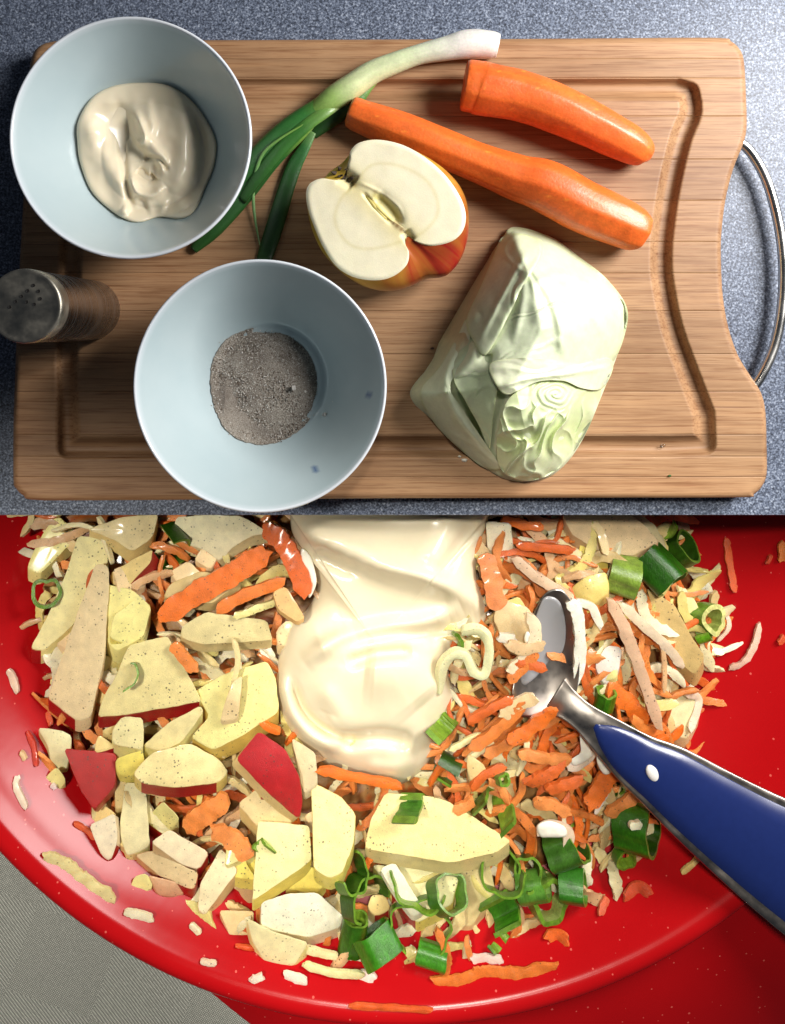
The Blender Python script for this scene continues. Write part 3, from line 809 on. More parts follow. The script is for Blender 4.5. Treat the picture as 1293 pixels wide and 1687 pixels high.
# small scraps on the board
def scrap(u, v, h, sz, col, label, name, cat, mat=None):
    o = catmull([(u + sz * (1 + .4 * mnoise.noise((k, u, v))) * math.cos(k), v + sz * .7 * (1 + .5 * mnoise.noise((k, v, u))) * math.sin(k)) for k in np.linspace(0, 5.4, 7)], 3)
    vv, f, (U, V, s) = patch(o, (u, v), lambda U, V, s: h + sz * .8 * np.sqrt(np.maximum(1 - s * s, 0)), 5, 1, 1)
    ob = build(name, vv, flipup(vv, f), mat or M['crumb'], vcol=[lin(col)] * len(vv)); tag(ob, label, cat); return ob
scrap(765, 758, 51, 5, (232, 228, 216), 'white cabbage crumb on the board below the cabbage wedge', 'cabbage_crumb', 'crumb')
scrap(757, 752, 51, 3, (222, 216, 200), 'smaller white crumb just left of the cabbage crumb', 'cabbage_crumb', 'crumb')
scrap(1103, 784, 51, 3, (40, 80, 30), 'tiny dark green herb scrap near the lower right of the board', 'herb_scrap', 'scrap')
scrap(712, 574, 51, 3, (70, 40, 26), 'tiny brown scrap beside the cut side of the cabbage', 'brown_scrap', 'scrap')
scrap(1092, 734, 39, 4.5, (220, 220, 220), 'clear water drop in the groove right of the cabbage', 'water_drop', 'drop', M['drop'])
scrap(898, 630, 400 - 349, 1.5, (200, 190, 160), 'x', 'pale_crumb', 'crumb') if False else None

# ================================================================== LOWER TABLE, CLOTH AND RED BOWL
CLOTH = -330.0
def tablecloth():
    n = 90; V = []; F = []
    x0, x1, y0, y1 = -1500, 1700, -2300, 500
    for i in range(n + 1):
        for j in range(n + 1):
            x = x0 + (x1 - x0) * j / n; y = y0 + (y1 - y0) * i / n
            V.append((x * S, y * S, (CLOTH + 2.5 * mnoise.noise((x / 260, y / 260, 0)) * 2) * S))
    for i in range(n):
        for j in range(n):
            k = i * (n + 1) + j; F.append((k, k + 1, k + n + 2, k + n + 1))
    o = build('tablecloth', V, F, M['cloth']); tag(o, 'grey patterned woven tablecloth under the red mixing bowl', 'tablecloth')
tablecloth()
RIMH = -20.0
bcx, bcy = true(660, 790, RIMH); BR = 890 * (H - RIMH) / H
prof_in = [(.01, -292), (300, -288), (470, -272), (590, -244), (680, -204), (750, -160), (805, -118), (848, -74), (872, -42), (BR - 20, -27), (BR - 13, -21)]
pi_r = np.array([p[0] for p in prof_in]); pi_h = np.array([p[1] for p in prof_in])
_rr = np.linspace(0, BR - 13, 200)
_cm = catmull([(a, b) for a, b in prof_in], 8, False)
def bowl_h(x, y):
    return np.interp(np.hypot(x - bcx, y - bcy), _cm[:, 0], _cm[:, 1])
def bowl_px(U, V):
    """height of the bowl wall seen at a photo pixel"""
    U = np.asarray(U, float); V = np.asarray(V, float)
    h = np.full(U.shape, -120.0)
    lo = np.full(U.shape, -292.0); hi = np.full(U.shape, -15.0)
    for _ in range(30):
        mid = (lo + hi) / 2; k = (H - mid) / H
        x = (U - NU) * k; y = -(V - NV) * k
        above = mid > bowl_h(x, y)
        hi = np.where(above, mid, hi); lo = np.where(above, lo, mid)
    return (lo + hi) / 2
def red_bowl():
    t = empty('mixing_bowl', (bcx * S, bcy * S, CLOTH * S)); tag(t, 'large glossy red mixing bowl full of salad, flaring into a grip at lower right', 'mixing bowl')
    inner = [tuple(q) for q in _cm]
    rim = [(BR - 7, -17.5), (BR, -16), (BR + 8, -17.5), (BR + 13, -22), (BR + 14, -29), (BR + 10, -36), (BR + 2, -40), (BR - 8, -44)]
    outer = [(BR - 14, -60), (BR - 40, -110), (BR - 100, -170), (BR - 190, -232), (BR - 330, -290), (BR - 480, -318), (BR - 490, -328), (BR - 520, -328), (.01, -310)]
    v, f = lathe(inner + outer[:0] + rim + outer, (bcx, bcy), 200)
    build('basin', v, f, M['red'], t)
    # flared grip along the lower right
    V = []; F = []; na = 90; nw = 26
    for i in range(na + 1):
        ang = math.radians(-118 + 150 * i / na)
        e = i / na
        w_ = 470 * (np.clip(e / .5, 0, 1) ** 1.5 * (3 - 2 * np.clip(e / .5, 0, 1) ** 1) if e < .5 else 1.0) * min(1, (1 - e) / .18)
        w_ = max(float(w_), 2) * 1.0
        for j in range(nw + 1):
            q = j / nw; rr = BR - 6 + w_ * q
            hh = -37 - 16 * min(1, q * 6) ** .5 * (w_ / 470) - .24 * w_ * q ** 1.6 - (14 * max(0, (q - .94) / .06) ** 2)
            V.append(((bcx + rr * math.cos(ang)) * S, (bcy + rr * math.sin(ang)) * S, hh * S))
    m = (na + 1) * (nw + 1)
    for k in range(m): x, y, z = V[k]; V.append((x, y, z - 6 * S))
    for i in range(na):
        for j in range(nw):
            k = i * (nw + 1) + j
            F.append((k, k + 1, k + nw + 2, k + nw + 1)); F.append((m + k, m + k + nw + 1, m + k + nw + 2, m + k + 1))
        k = i * (nw + 1) + nw; F.append((k, k + m, k + nw + 1 + m, k + nw + 1))
    V_ = np.array(V)
    build('grip', V_, F, M['red'], t)
red_bowl()

# ================================================================== SALAD
HEAP = catmull([(60, 800), (56, 900), (44, 990), (60, 1080), (62, 1180), (78, 1250), (112, 1330), (165, 1400), (235, 1465), (325, 1510), (410, 1570), (500, 1600), (620, 1604), (745, 1592), (830, 1556), (905, 1505), (985, 1480), (1060, 1400), (1105, 1330), (1135, 1230), (1165, 1100), (1185, 1030), (1150, 930), (1120, 860), (1120, 780), (600, 770)], 6)
def inside(U, V, O):
    U = np.asarray(U, float); V = np.asarray(V, float); c = np.zeros(U.shape, bool); n = len(O)
    for i in range(n):
        a, b = O[i], O[(i + 1) % n]
        m = ((a[1] > V) != (b[1] > V)) & (U < (b[0] - a[0]) * (V - a[1]) / (b[1] - a[1] + 1e-12) + a[0])
        c ^= m
    return c
def heap_h(U, V):
    U = np.asarray(U, float); V = np.asarray(V, float)
    b = bowl_px(U, V)
    d, _, _ = polydist(U, V, HEAP, True); ins = inside(U, V, HEAP)
    d = np.where(ins, d, 0)
    top = -92.0
    return b + (top - b) * (1 - np.exp(-d / 60.0)) * (b < top)
def hh(u, v, dh=0.0):
    return float(heap_h(u, v)) + dh
def salad_base():
    v, f, (U, V, s) = patch(HEAP, (600, 1150), lambda U, V, s: heap_h(U, V) - 12, 50)
    vc = []
    t = empty('salad_bed', P(600, 1200, -200)); tag(t, 'bed of shredded cabbage, carrot and apple filling the red bowl beneath the larger pieces', 'shredded salad', kind='stuff')
    h = heap_h(U, V) - 36 + fbm(U, V, 26, 2, 3) * 9
    v = PA(U, V, h)
    cols = [np.array(lin(c)) for c in ((150, 112, 66), (160, 120, 70), (160, 80, 34), (120, 80, 40), (110, 60, 30))]  # dark browns paint in the shade of the gaps between pieces
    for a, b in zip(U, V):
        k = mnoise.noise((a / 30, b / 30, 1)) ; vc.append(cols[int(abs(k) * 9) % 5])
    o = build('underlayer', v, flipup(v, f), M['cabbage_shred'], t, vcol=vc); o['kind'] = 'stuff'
    return t
bed = salad_base()

def ribbon_geo(path, w_, t_, seed=0, ragged=.12, twist=0.0, taper=(.75, .75), seg=8):
    """bent strip with a soft rectangular section. path in (u,v,h)"""
    nn_ = max(3, int(math.hypot(path[0][0] - path[-1][0], path[0][1] - path[-1][1]) / (len(path) - 1) / 3.2)) if len(path) < 8 else 6
    pr = catmull(path, min(nn_, 14), False); n = len(pr); pts = [Vector(P(*q)) for q in pr]
    V = []; F = []
    cut0, cut1 = rnd.uniform(-.5, .5), rnd.uniform(-.5, .5)
    for i, p in enumerate(pts):
        tn = (pts[min(i + 1, n - 1)] - pts[max(i - 1, 0)]).normalized()
        sd = tn.cross(Vector((0, 0, 1)))
        sd = sd.normalized() if sd.length > 1e-6 else Vector((1, 0, 0)); up = sd.cross(tn).normalized()
        e = i / (n - 1); tp = min(1, taper[0] + e * 5) * min(1, taper[1] + (1 - e) * 5)
        a = twist * (e - .5) + .25 * mnoise.noise((i * .3, seed, 0))
        ca, sa = math.cos(a), math.sin(a)
        for k, (x, y) in enumerate(((-1, -.5), (-1.0, .42), (-.5, .5), (0, .52), (.5, .5), (1.0, .42), (1, -.5), (0, -.5))):
            wn = w_ / 2 * tp * (1 + ragged * 1.8 * mnoise.noise((i * .23, (0 if x < 0 else 7) + seed, 1)) + ragged * 1.0 * mnoise.noise((i * 1.1, (0 if x < 0 else 7) + seed, 5)))
            X = x * wn; Y = y * t_ * (1 + 1.2 * ragged * mnoise.noise((i * .9, k * 1.3, seed)))
            X, Y = X * ca - Y * sa, X * sa + Y * ca
            sk_ = (cut0 if i == 0 else cut1 if i == n - 1 else 0) * x * w_ * .5
            V.append(tuple(p + (sd * X + up * Y + tn * sk_) * S))
    for i in range(n - 1):
        for j in range(8):
            k = (j + 1) % 8; F.append((i * 8 + j, (i + 1) * 8 + j, (i + 1) * 8 + k, i * 8 + k))
    F.append(tuple(range(8))); F.append(tuple((n - 1) * 8 + j for j in reversed(range(8))))
    return V, F

OR = [(238, 118, 36), (232, 132, 58), (240, 142, 66), (226, 108, 44), (244, 150, 78)]
CR = [(234, 212, 150), (240, 226, 176), (226, 196, 136), (242, 232, 196), (228, 210, 128), (222, 178, 130)]
# filler shreds joined into the bed
def fillers():
    for mat, pal, n, wr, lr_ in (('carrot_shred', OR, 520, (6, 16), (45, 115)), ('cabbage_shred', CR, 760, (6, 22), (40, 125))):
        V, F, C = [], [], []
        k_ = 0
        while k_ < n:
            u = rnd.uniform(40, 1190); v = rnd.uniform(800, 1605)
            if not bool(inside(u, v, HEAP)): continue
            # carrot gathers to the right of the mayonnaise
            if mat == 'carrot_shred' and rnd.random() > (1.0 if u > 720 and v < 1400 else .28): continue
            if mat == 'cabbage_shred' and u > 740 and 1120 < v < 1400 and rnd.random() < .55: continue
            if mat == 'cabbage_shred' and u < 720 and rnd.random() < .42: k_ += 1; continue
            k_ += 1
            a = rnd.uniform(0, math.pi); L = rnd.uniform(*lr_); bend = rnd.uniform(-1.3, 1.3)
            cu, sv = math.cos(a), math.sin(a); path = []
            base = hh(u, v, rnd.uniform(-20, 9) if u > 720 or v < 870 else rnd.uniform(-32, -2)); tl = rnd.uniform(-.18, .18)
            for q in (-.5, -.17, .17, .5):
                path.append((u + cu * L * q - sv * L * bend * (q * q), v + sv * L * q + cu * L * bend * q * q, min(base + tl * L * q + 5 - 20 * q * q, -13)))
            vv, ff = ribbon_geo(path, rnd.uniform(*wr), rnd.uniform(4, 9), k_, .24, rnd.uniform(-2, 2), (.35, .35))
            b = len(V); V += vv; F += [tuple(b + i for i in f) for f in ff]
            c = np.array(lin(rnd.choice(pal))) * rnd.uniform(.75, 1.05); C += [c] * len(ff)
        o = build('shreds', V, F, M[mat], bed, fcol=C, sharp=38); o['kind'] = 'stuff'
fillers()

SK = (170, 24, 26)
def offset_in(O, d):
    n = len(O); out = []
    area = sum(O[i][0] * O[(i + 1) % n][1] - O[(i + 1) % n][0] * O[i][1] for i in range(n))
    sg = 1 if area > 0 else -1
    for i in range(n):
        a, b = O[i - 1], O[(i + 1) % n]; tx, ty = b[0] - a[0], b[1] - a[1]; L = math.hypot(tx, ty) + 1e-6
        out.append((O[i][0] - ty / L * d * sg, O[i][1] + tx / L * d * sg))
    return np.array(out)
def chunk(poly, label, dh=14, th=26, skin=(), col=(241, 223, 150), top=None, tilt=(0, 0), slant=(0, .9), name='apple_chunk', cat='apple piece', mat='apple', group='chopped apple pieces in the salad', belly=0.0, skincol=SK, jit=.8, rs_=None):
    """a cut piece: flat top outlined by poly, soft edges, sides running down and outwards; skin = edge numbers"""
    n0 = len(poly); O = []; own = []
    r_ = random.Random(int(poly[0][0] * 7 + poly[0][1]))
    for i in range(n0):
        a, b = np.array(poly[i], float), np.array(poly[(i + 1) % n0], float)
        L = np.linalg.norm(b - a); k = max(3, int(L / 7))
        for j in range(k):
            q = (j + (.5 if k else 0)) / k
            p = a + (b - a) * q + np.array([r_.uniform(-jit, jit), r_.uniform(-jit, jit)])
            O.append(p); own.append(i)
    O = np.array(O); n = len(O); c = O.mean(0)
    O = (O * 5 + np.roll(O, 1, 0) + np.roll(O, -1, 0)) / 7
    base = hh(c[0], c[1], dh + 7 + r_.uniform(-7, 7)); tilt = (tilt[0] + r_.uniform(-.26, .26), tilt[1] + r_.uniform(-.24, .3)); belly += r_.uniform(0, 3)
    lim = -9.0
    def hp(q):
        e = (q - c); rr = np.linalg.norm(e, axis=-1) / (np.linalg.norm(O - c, axis=-1).mean() + 1e-6)
        return base + e[..., 0] * tilt[0] + e[..., 1] * tilt[1] + belly * np.maximum(1 - rr ** 2, -.3)
    tcol = lin(top or col); scol = lin(col); kcol = lin(skincol)
    V = []; F = []; C = []
    mr = np.linalg.norm(O - c, axis=1).mean(); rings = [(c + (O - c) * (1 - 2.6 / mr), 0), (c + (O - c) * (1 - .8 / mr), .2), (O, 1.2)]
    slv = np.array(slant)
    mid = np.array([q + slv * th * .55 for q in O]); low = np.array([q + slv * th for q in O])
    V.append(P(c[0], c[1], min(float(hp(c)), lim)))
    # inner rings of the face carry a little unevenness
    for s_ in (.35, .7):
        q = c + (rings[0][0] - c) * s_; h = hp(q) + np.array([1.4 * mnoise.noise((x / 26, y / 26, 0)) for x, y in q]); V += [P(x, y, min(z, lim)) for (x, y), z in zip(q, h)]
    for q, dn in rings:
        h = hp(q) - dn; V += [P(x, y, min(z, lim)) for (x, y), z in zip(q, h)]
    for q, dn in ((mid, th * .55), (low, th)):
        h = hp(O) - dn; V += [P(x, y, min(z, lim - 4)) for (x, y), z in zip(q, h)]
    for j in range(n): F.append((0, 1 + (j + 1) % n, 1 + j)); C.append(tcol)
    for r in range(6):
        a = 1 + r * n; b = a + n
        for j in range(n):
            k = (j + 1) % n; F.append((a + j, a + k, b + k, b + j))
            sk = own[j] in skin
            C.append(tcol if r < 3 else ((tuple(x * .5 + y * .5 for x, y in zip(kcol, scol)) if r == 3 else kcol) if sk else (tcol if r == 3 else scol)))
    F.append(tuple(1 + 6 * n + j for j in range(n))); C.append(scol)
    ob = build(name, V, flipup(V, F), M[mat], fcol=C, sharp=34)
    tag(ob, label, cat, group); return ob

CREAM, YEL, PINK, WHT, TAN = (250, 239, 156), (249, 231, 118), (249, 219, 166), (250, 246, 208), (241, 213, 140)
chunk([(92, 846), (131, 882), (65, 947), (43, 937), (65, 889)], 'pale apple piece at the left end of the salad, touching the worktop edge', 14, 20, (), CREAM)
chunk([(143, 872), (200, 852), (262, 846), (252, 886), (218, 910), (190, 890)], 'cream apple slab by the worktop edge, second from the left', 12, 22, (), TAN, (235, 215, 160), belly=4)
chunk([(129, 882), (180, 889), (177, 930), (122, 1029), (71, 1073), (49, 1070), (82, 1008), (110, 940)], 'long pale yellow apple wedge with a red skinned lower tip, beside the bowl wall', 10, 24, (4,), CREAM, (245, 233, 168), tilt=(.05, 0))
chunk([(180, 944), (252, 904), (250, 925), (211, 967), (184, 966)], 'apple piece with red skin along its right edge, near the long carrot strip', 6, 26, (1, 2), TAN, slant=(.45, .6))
chunk([(170, 962), (218, 971), (250, 1000), (236, 1050), (190, 1075), (165, 1040)], 'broad cream apple slab behind the tall leaning slice', 2, 26, (), CREAM)
chunk([(224, 986), (251, 998), (204, 1061), (180, 1052), (186, 1015)], 'small yellow edged apple piece right of the tall leaning slice', 14, 18, (0,), YEL, CREAM, skincol=(222, 180, 70))
chunk([(158, 927), (179, 932), (180, 968), (172, 1083), (150, 1182), (126, 1189), (78, 1151), (84, 1134), (129, 1005)], 'tall pinkish apple slice leaning at the left of the salad', 22, 20, (5,), PINK, (235, 213, 164), tilt=(0, .05))
chunk([(211, 1063), (276, 1047), (333, 1156), (282, 1165), (204, 1178), (160, 1182), (170, 1148), (192, 1112)], 'large triangular apple slice dusted with pepper, red skin along its lower edge', 20, 20, (2, 3, 4), CREAM, (243, 227, 160), tilt=(0, .03))
chunk([(202, 1180), (236, 1182), (237, 1213), (235, 1237), (184, 1226), (186, 1200)], 'small cream apple block under the large triangular slice', 8, 26, (), CREAM, (243, 231, 170))
chunk([(330, 1163), (336, 1172), (299, 1223), (265, 1240), (233, 1230), (279, 1189)], 'narrow cream apple stick slanting up to the right below the triangular slice', 14, 22, (), CREAM, (243, 227, 164))
chunk([(320, 1140), (365, 1112), (440, 1088), (455, 1120), (460, 1172), (400, 1212), (352, 1236), (313, 1216), (345, 1180)], 'large yellow apple slab lying against the left side of the mayonnaise', 12, 26, (), (229, 195, 96), (243, 231, 152), tilt=(0, -.04))
chunk([(218, 1275), (250, 1240), (313, 1224), (360, 1250), (378, 1272), (360, 1290), (290, 1298), (235, 1292)], 'rounded apple wedge left of the red skinned diamond piece', 18, 18, (5, 6), (237, 215, 120), (241, 223, 158), belly=7)
chunk([(189, 1250), (235, 1236), (240, 1262), (215, 1282), (192, 1276)], 'small yellow apple cube between the red skinned corner piece and the rounded wedge', 14, 20, (), YEL)
chunk([(105, 1233), (192, 1240), (190, 1295), (155, 1335), (132, 1302)], 'dark red skinned apple corner piece beside the left wall of the bowl', 14, 20, (0, 1, 2, 3, 4), SK, (168, 26, 20), belly=0, slant=(.2, .3))
chunk([(427, 1204), (470, 1235), (494, 1280), (499, 1325), (492, 1350), (440, 1305), (388, 1250)], 'diamond shaped apple piece with its bright red skin facing up, below the mayonnaise', 34, 18, (), (235, 205, 140), (182, 34, 40), belly=6, slant=(-.5, .5))
chunk([(206, 1288), (240, 1292), (247, 1396), (208, 1412), (196, 1369)], 'upright pale apple stick with a greenish foot left of the orange shreds', 12, 24, (), CREAM, (241, 229, 176))
chunk([(188, 1276), (208, 1278), (206, 1330), (190, 1336)], 'narrow apple sliver between the red corner piece and the upright stick', 6, 18, (), (225, 199, 136))
chunk([(190, 1339), (194, 1388), (182, 1420), (167, 1410), (146, 1359)], 'loose pinkish white apple piece with a red skin patch, on the bowl wall', 12, 16, (1,), (245, 223, 180), (247, 231, 196), slant=(.35, .2))
chunk([(248, 1388), (279, 1366), (346, 1405), (329, 1434), (300, 1425)], 'topmost of the three stacked pinkish apple pieces at the lower left', 24, 22, (1, 2), (237, 209, 150), (250, 231, 190), slant=(0, .8))
chunk([(221, 1408), (247, 1400), (328, 1438), (320, 1468), (262, 1444)], 'middle of the three stacked pinkish apple pieces at the lower left', 14, 20, (0, 1, 2, 3), (227, 185, 128), (239, 213, 160))
chunk([(243, 1441), (300, 1456), (306, 1473), (285, 1478), (259, 1475)], 'lowest rounded pink piece of the three stacked apple pieces at the lower left', 6, 16, (0, 1), (223, 169, 128), (231, 181, 138), belly=6)
chunk([(364, 1396), (393, 1434), (337, 1508), (325, 1500), (330, 1454)], 'upright pale apple wedge right of the three stacked pieces', 18, 20, (0, 4), (231, 201, 140), (247, 231, 184))
chunk([(391, 1325), (430, 1294), (482, 1350), (470, 1366), (425, 1364)], 'apple piece half under the red skinned diamond piece', 8, 22, (), TAN, (239, 215, 158))
chunk([(424, 1352), (510, 1360), (513, 1418), (468, 1450), (415, 1485), (422, 1395)], 'bright cream four sided apple slab carrying a light green onion chip', 16, 20, (), YEL, (245, 235, 170))
chunk([(467, 1462), (512, 1425), (540, 1452), (520, 1476)], 'yellow apple piece showing between the cream slab and the white block', 6, 16, (), YEL)
chunk([(513, 1288), (560, 1310), (586, 1340), (582, 1393), (563, 1440), (542, 1448), (517, 1432), (514, 1352)], 'tall yellow apple slice standing below the mayonnaise, red skin on its upper right', 22, 22, (0, 1), YEL, (245, 229, 158))
chunk([(634, 1306), (702, 1311), (738, 1320), (843, 1386), (818, 1405), (743, 1422), (680, 1412), (600, 1398), (610, 1350)], 'largest pointed apple slab in the centre foreground with a red skin edge at its left', 26, 22, (7, 8), (239, 217, 148), (245, 229, 156))
chunk([(612, 1424), (700, 1430), (756, 1446), (745, 1490), (686, 1522), (648, 1475)], 'pale apple piece beneath the onion curls with red skin at its left edge', 4, 18, (4,), YEL, (245, 235, 176))
chunk([(765, 1415), (806, 1420), (815, 1466), (777, 1529), (745, 1520), (750, 1470)], 'cream apple piece behind the onion curls in the foreground', 4, 18, (), (233, 213, 150))
chunk([(430, 1486), (475, 1472), (522, 1470), (566, 1510), (560, 1528), (510, 1545), (430, 1530)], 'thick white cut block, upper of two at the bottom of the salad', 34, 30, (), (247, 223, 180), (250, 245, 214), belly=4, name='vegetable_block', slant=(-.1, .9))
chunk([(404, 1510), (450, 1535), (508, 1552), (485, 1592), (437, 1588), (415, 1550)], 'cream block under the thick white block at the bottom of the salad', 14, 20, (), CREAM, (247, 235, 178), name='vegetable_block')
chunk([(925, 846), (1043, 848), (1088, 893), (1043, 916), (985, 908), (940, 880)], 'large translucent pinkish apple slab by the worktop edge, left of the green rings', 10, 20, (), (215, 181, 136), (223, 195, 150))
chunk([(1064, 967), (1112, 998), (1140, 1050), (1162, 1083), (1146, 1114), (1110, 1085), (1091, 1056)], 'tan apple stick at the right end of the salad under the split onion ring', 8, 22, (), (215, 185, 120))
chunk([(1112, 990), (1127, 966), (1147, 996)], 'small pale triangular piece above the split onion ring', 16, 14, (), (233, 223, 170))
chunk([(1108, 1148), (1156, 1144), (1150, 1180), (1132, 1219), (1112, 1212), (1096, 1180)], 'hollow pale cabbage stem piece at the right edge of the salad', 6, 22, (), (229, 211, 160), (235, 223, 172), name='cabbage_piece', cat='cabbage piece', mat='cabbage_shred', group='larger cabbage pieces in the salad')
chunk([(999, 1063), (1025, 1066), (1020, 1105), (996, 1131), (979, 1097)], 'white translucent bulb piece right of the spoon neck', 14, 14, (), (223, 199, 176), (241, 231, 216), name='onion_piece', cat='onion piece', mat='cabbage_shred', group='onion pieces in the salad')
chunk([(61, 1199), (100, 1203), (119, 1212), (112, 1262), (100, 1278), (84, 1262), (80, 1230)], 'wavy pale cabbage piece on the left bowl wall above the dark red corner piece', 6, 10, (), (229, 217, 150), (241, 235, 184), name='cabbage_piece', cat='cabbage piece', mat='cabbage_shred', group='larger cabbage pieces in the salad', belly=3)
chunk([(290, 852), (340, 848), (398, 850), (446, 878), (412, 884), (385, 900), (362, 926), (340, 908), (312, 898), (283, 890)], 'crinkled white cabbage piece speckled with pepper at the worktop edge, left of the mayonnaise', 24, 18, (), (233, 217, 162), (247, 237, 194), belly=9, name='cabbage_piece', cat='cabbage piece', group='larger cabbage pieces in the salad')
chunk([(300, 1030), (340, 1008), (440, 1022), (450, 1055), (400, 1058), (330, 1062), (296, 1050)], 'flat pepper dusted cabbage piece below the long carrot strips', 10, 14, (), (215, 195, 136), (227, 211, 152), belly=5, name='cabbage_piece', cat='cabbage piece', group='larger cabbage pieces in the salad')
chunk([(330, 940), (400, 955), (350, 995), (268, 985), (280, 962)], 'tan cabbage piece lying under the long carrot strip', 4, 14, (), (215, 189, 128), name='cabbage_piece', cat='cabbage piece', group='larger cabbage pieces in the salad', belly=3)
chunk([(447, 975), (470, 965), (503, 1018), (490, 1026), (458, 1005)], 'thin peppered tan flake touching the left edge of the mayonnaise', 30, 6, (), (217, 173, 108), name='cabbage_piece', cat='cabbage piece', group='larger cabbage pieces in the salad')
chunk([(370, 1160), (385, 1120), (400, 1112), (392, 1185), (362, 1190)], 'curved pinkish cabbage flake lying on the yellow slab left of the mayonnaise', 26, 6, (), (235, 209, 156), name='cabbage_piece', cat='cabbage piece', group='larger cabbage pieces in the salad', belly=3)
chunk([(480, 1215), (520, 1240), (524, 1290), (500, 1310), (492, 1270)], 'white cabbage piece between the red diamond piece and the mayonnaise', 14, 12, (), (235, 215, 172), name='cabbage_piece', cat='cabbage piece', group='larger cabbage pieces in the salad')
chunk([(800, 858), (842, 862), (846, 905), (838, 925), (802, 905)], 'white cabbage piece right of the mayonnaise at the worktop edge', 14, 16, (), (231, 215, 176), (241, 229, 196), name='cabbage_piece', cat='cabbage piece', mat='cabbage_shred', group='larger cabbage pieces in the salad')
chunk([(820, 985), (870, 1000), (895, 1050), (868, 1080), (830, 1060), (812, 1020)], 'pepper flecked cabbage piece between the mayonnaise and the spoon', 6, 12, (), (225, 199, 150), name='cabbage_piece', cat='cabbage piece', mat='cabbage_shred', group='larger cabbage pieces in the salad', belly=4)
chunk([(938, 970), (965, 950), (1000, 942), (1005, 975), (972, 1002), (945, 992)], 'yellowish crinkled cabbage piece above the spoon', 16, 14, (), (227, 203, 120), name='cabbage_piece', cat='cabbage piece', mat='cabbage_shred', group='larger cabbage pieces in the salad', belly=7)
chunk([(770, 1240), (800, 1262), (800, 1285), (775, 1290), (768, 1265)], 'small tan cabbage block right of the mayonnaise tip', 14, 12, (), (225, 197, 136), name='cabbage_piece', cat='cabbage piece', mat='cabbage_shred', group='larger cabbage pieces in the salad')
chunk([(625, 1432), (650, 1420), (700, 1500), (680, 1512), (655, 1480)], 'long white cabbage rib beneath the onion curls', 14, 8, (), (235, 231, 200), name='cabbage_piece', cat='cabbage piece', mat='cabbage_shred', group='larger cabbage pieces in the salad')
chunk([(360, 1500), (420, 1500), (412, 1550), (380, 1548)], 'tan cabbage piece tucked left of the thick white block', 4, 10, (), (231, 201, 146), name='cabbage_piece', cat='cabbage piece', mat='cabbage_shred', group='larger cabbage pieces in the salad')

def apple_bits():
    r_ = random.Random(21); k = 0
    while k < 46:
        u, v = r_.uniform(70, 640), r_.uniform(860, 1560)
        if not bool(inside(u, v, HEAP)): continue
        if r_.random() < .25: u, v = r_.uniform(790, 1120), r_.uniform(870, 1250)
        k += 1; R = r_.uniform(20, 36); a0 = r_.uniform(0, 6); m = r_.choice([3, 4, 4, 5])
        pl = [(u + R * r_.uniform(.7, 1.2) * math.cos(a0 + q * 6.283 / m), v + R * r_.uniform(.6, 1.1) * math.sin(a0 + q * 6.283 / m)) for q in range(m)]
        ci_ = r_.randrange(4); sk_ = r_.random() < .3; wh = 'right of the mayonnaise' if u > 700 else ('in the upper left of the salad' if v < 1180 else 'in the lower left of the salad')
        chunk(pl, 'small %s apple bit%s %s' % (('cream', 'tan', 'pinkish', 'yellow')[ci_], ' with a red skinned edge' if sk_ else '', wh), r_.uniform(-12, 2), 18, (r_.randrange(m),) if sk_ else (), [CREAM, TAN, PINK, YEL][ci_], tilt=(r_.uniform(-.35, .35), r_.uniform(-.35, .35)), group='small apple bits in the gaps')
apple_bits()

def shred(path, w_, label, kind='carrot', dh=16, th=6, col=None, twist=0.0, onwall=False, ragged=.14, taper=(.35, .4)):
    n = len(path); pp = []
    ds = dh if hasattr(dh, '__len__') else [dh] * n
    for (u, v), d_ in zip(path, ds):
        h = float(bowl_px(u, v)) + 3 + (d_ if hasattr(dh, '__len__') else 0) if onwall else hh(u, v, d_)
        pp.append((u, v, min(h, -11)))
    V, F = ribbon_geo(pp, w_ * (.76 if kind == 'carrot' and w_ < 33 else .9), th * 1.15, rnd.random() * 50, ragged, twist, taper)
    c = lin(col or (rnd.choice(OR) if kind == 'carrot' else rnd.choice(CR)))
    o = build(kind + '_shred', V, F, M[kind + '_shred'], fcol=[c] * len(F), sharp=38)
    tag(o, label, kind + ' shred', ('loose ' if onwall else '') + kind + (' shreds on the bowl wall' if onwall else ' shreds in the salad')); return o
# carrot
shred([(262, 1018), (325, 978), (395, 938), (440, 906)], 44, 'wide long carrot strip slanting up to the right, left of the mayonnaise', dh=24, th=9)
shred([(434, 868), (462, 890), (486, 930), (506, 982)], 36, 'thick carrot strip curving down along the upper left of the mayonnaise', dh=32, th=10, col=(226, 104, 36))
shred([(357, 1006), (400, 982), (470, 956)], 28, 'shorter carrot strip just below the wide long one', dh=24, th=8, col=(238, 128, 50))
shred([(284, 1060), (300, 1080), (322, 1106)], 28, 'small orange carrot flake at the tip of the large triangular apple slice', dh=32, th=6, col=(240, 140, 64))
shred([(798, 912), (811, 957), (820, 1004)], 36, 'peppered carrot strip hanging down the right side of the mayonnaise', dh=28, th=8, col=(232, 140, 80))
shred([(850, 899), (900, 902), (945, 907)], 19, 'dark orange carrot strip near the worktop edge, right of the mayonnaise', dh=22, th=8, col=(216, 98, 30))
shred([(982, 1000), (1030, 1030), (1078, 1058)], 24, 'carrot strip under the white cabbage strands right of the spoon', dh=8, th=8)
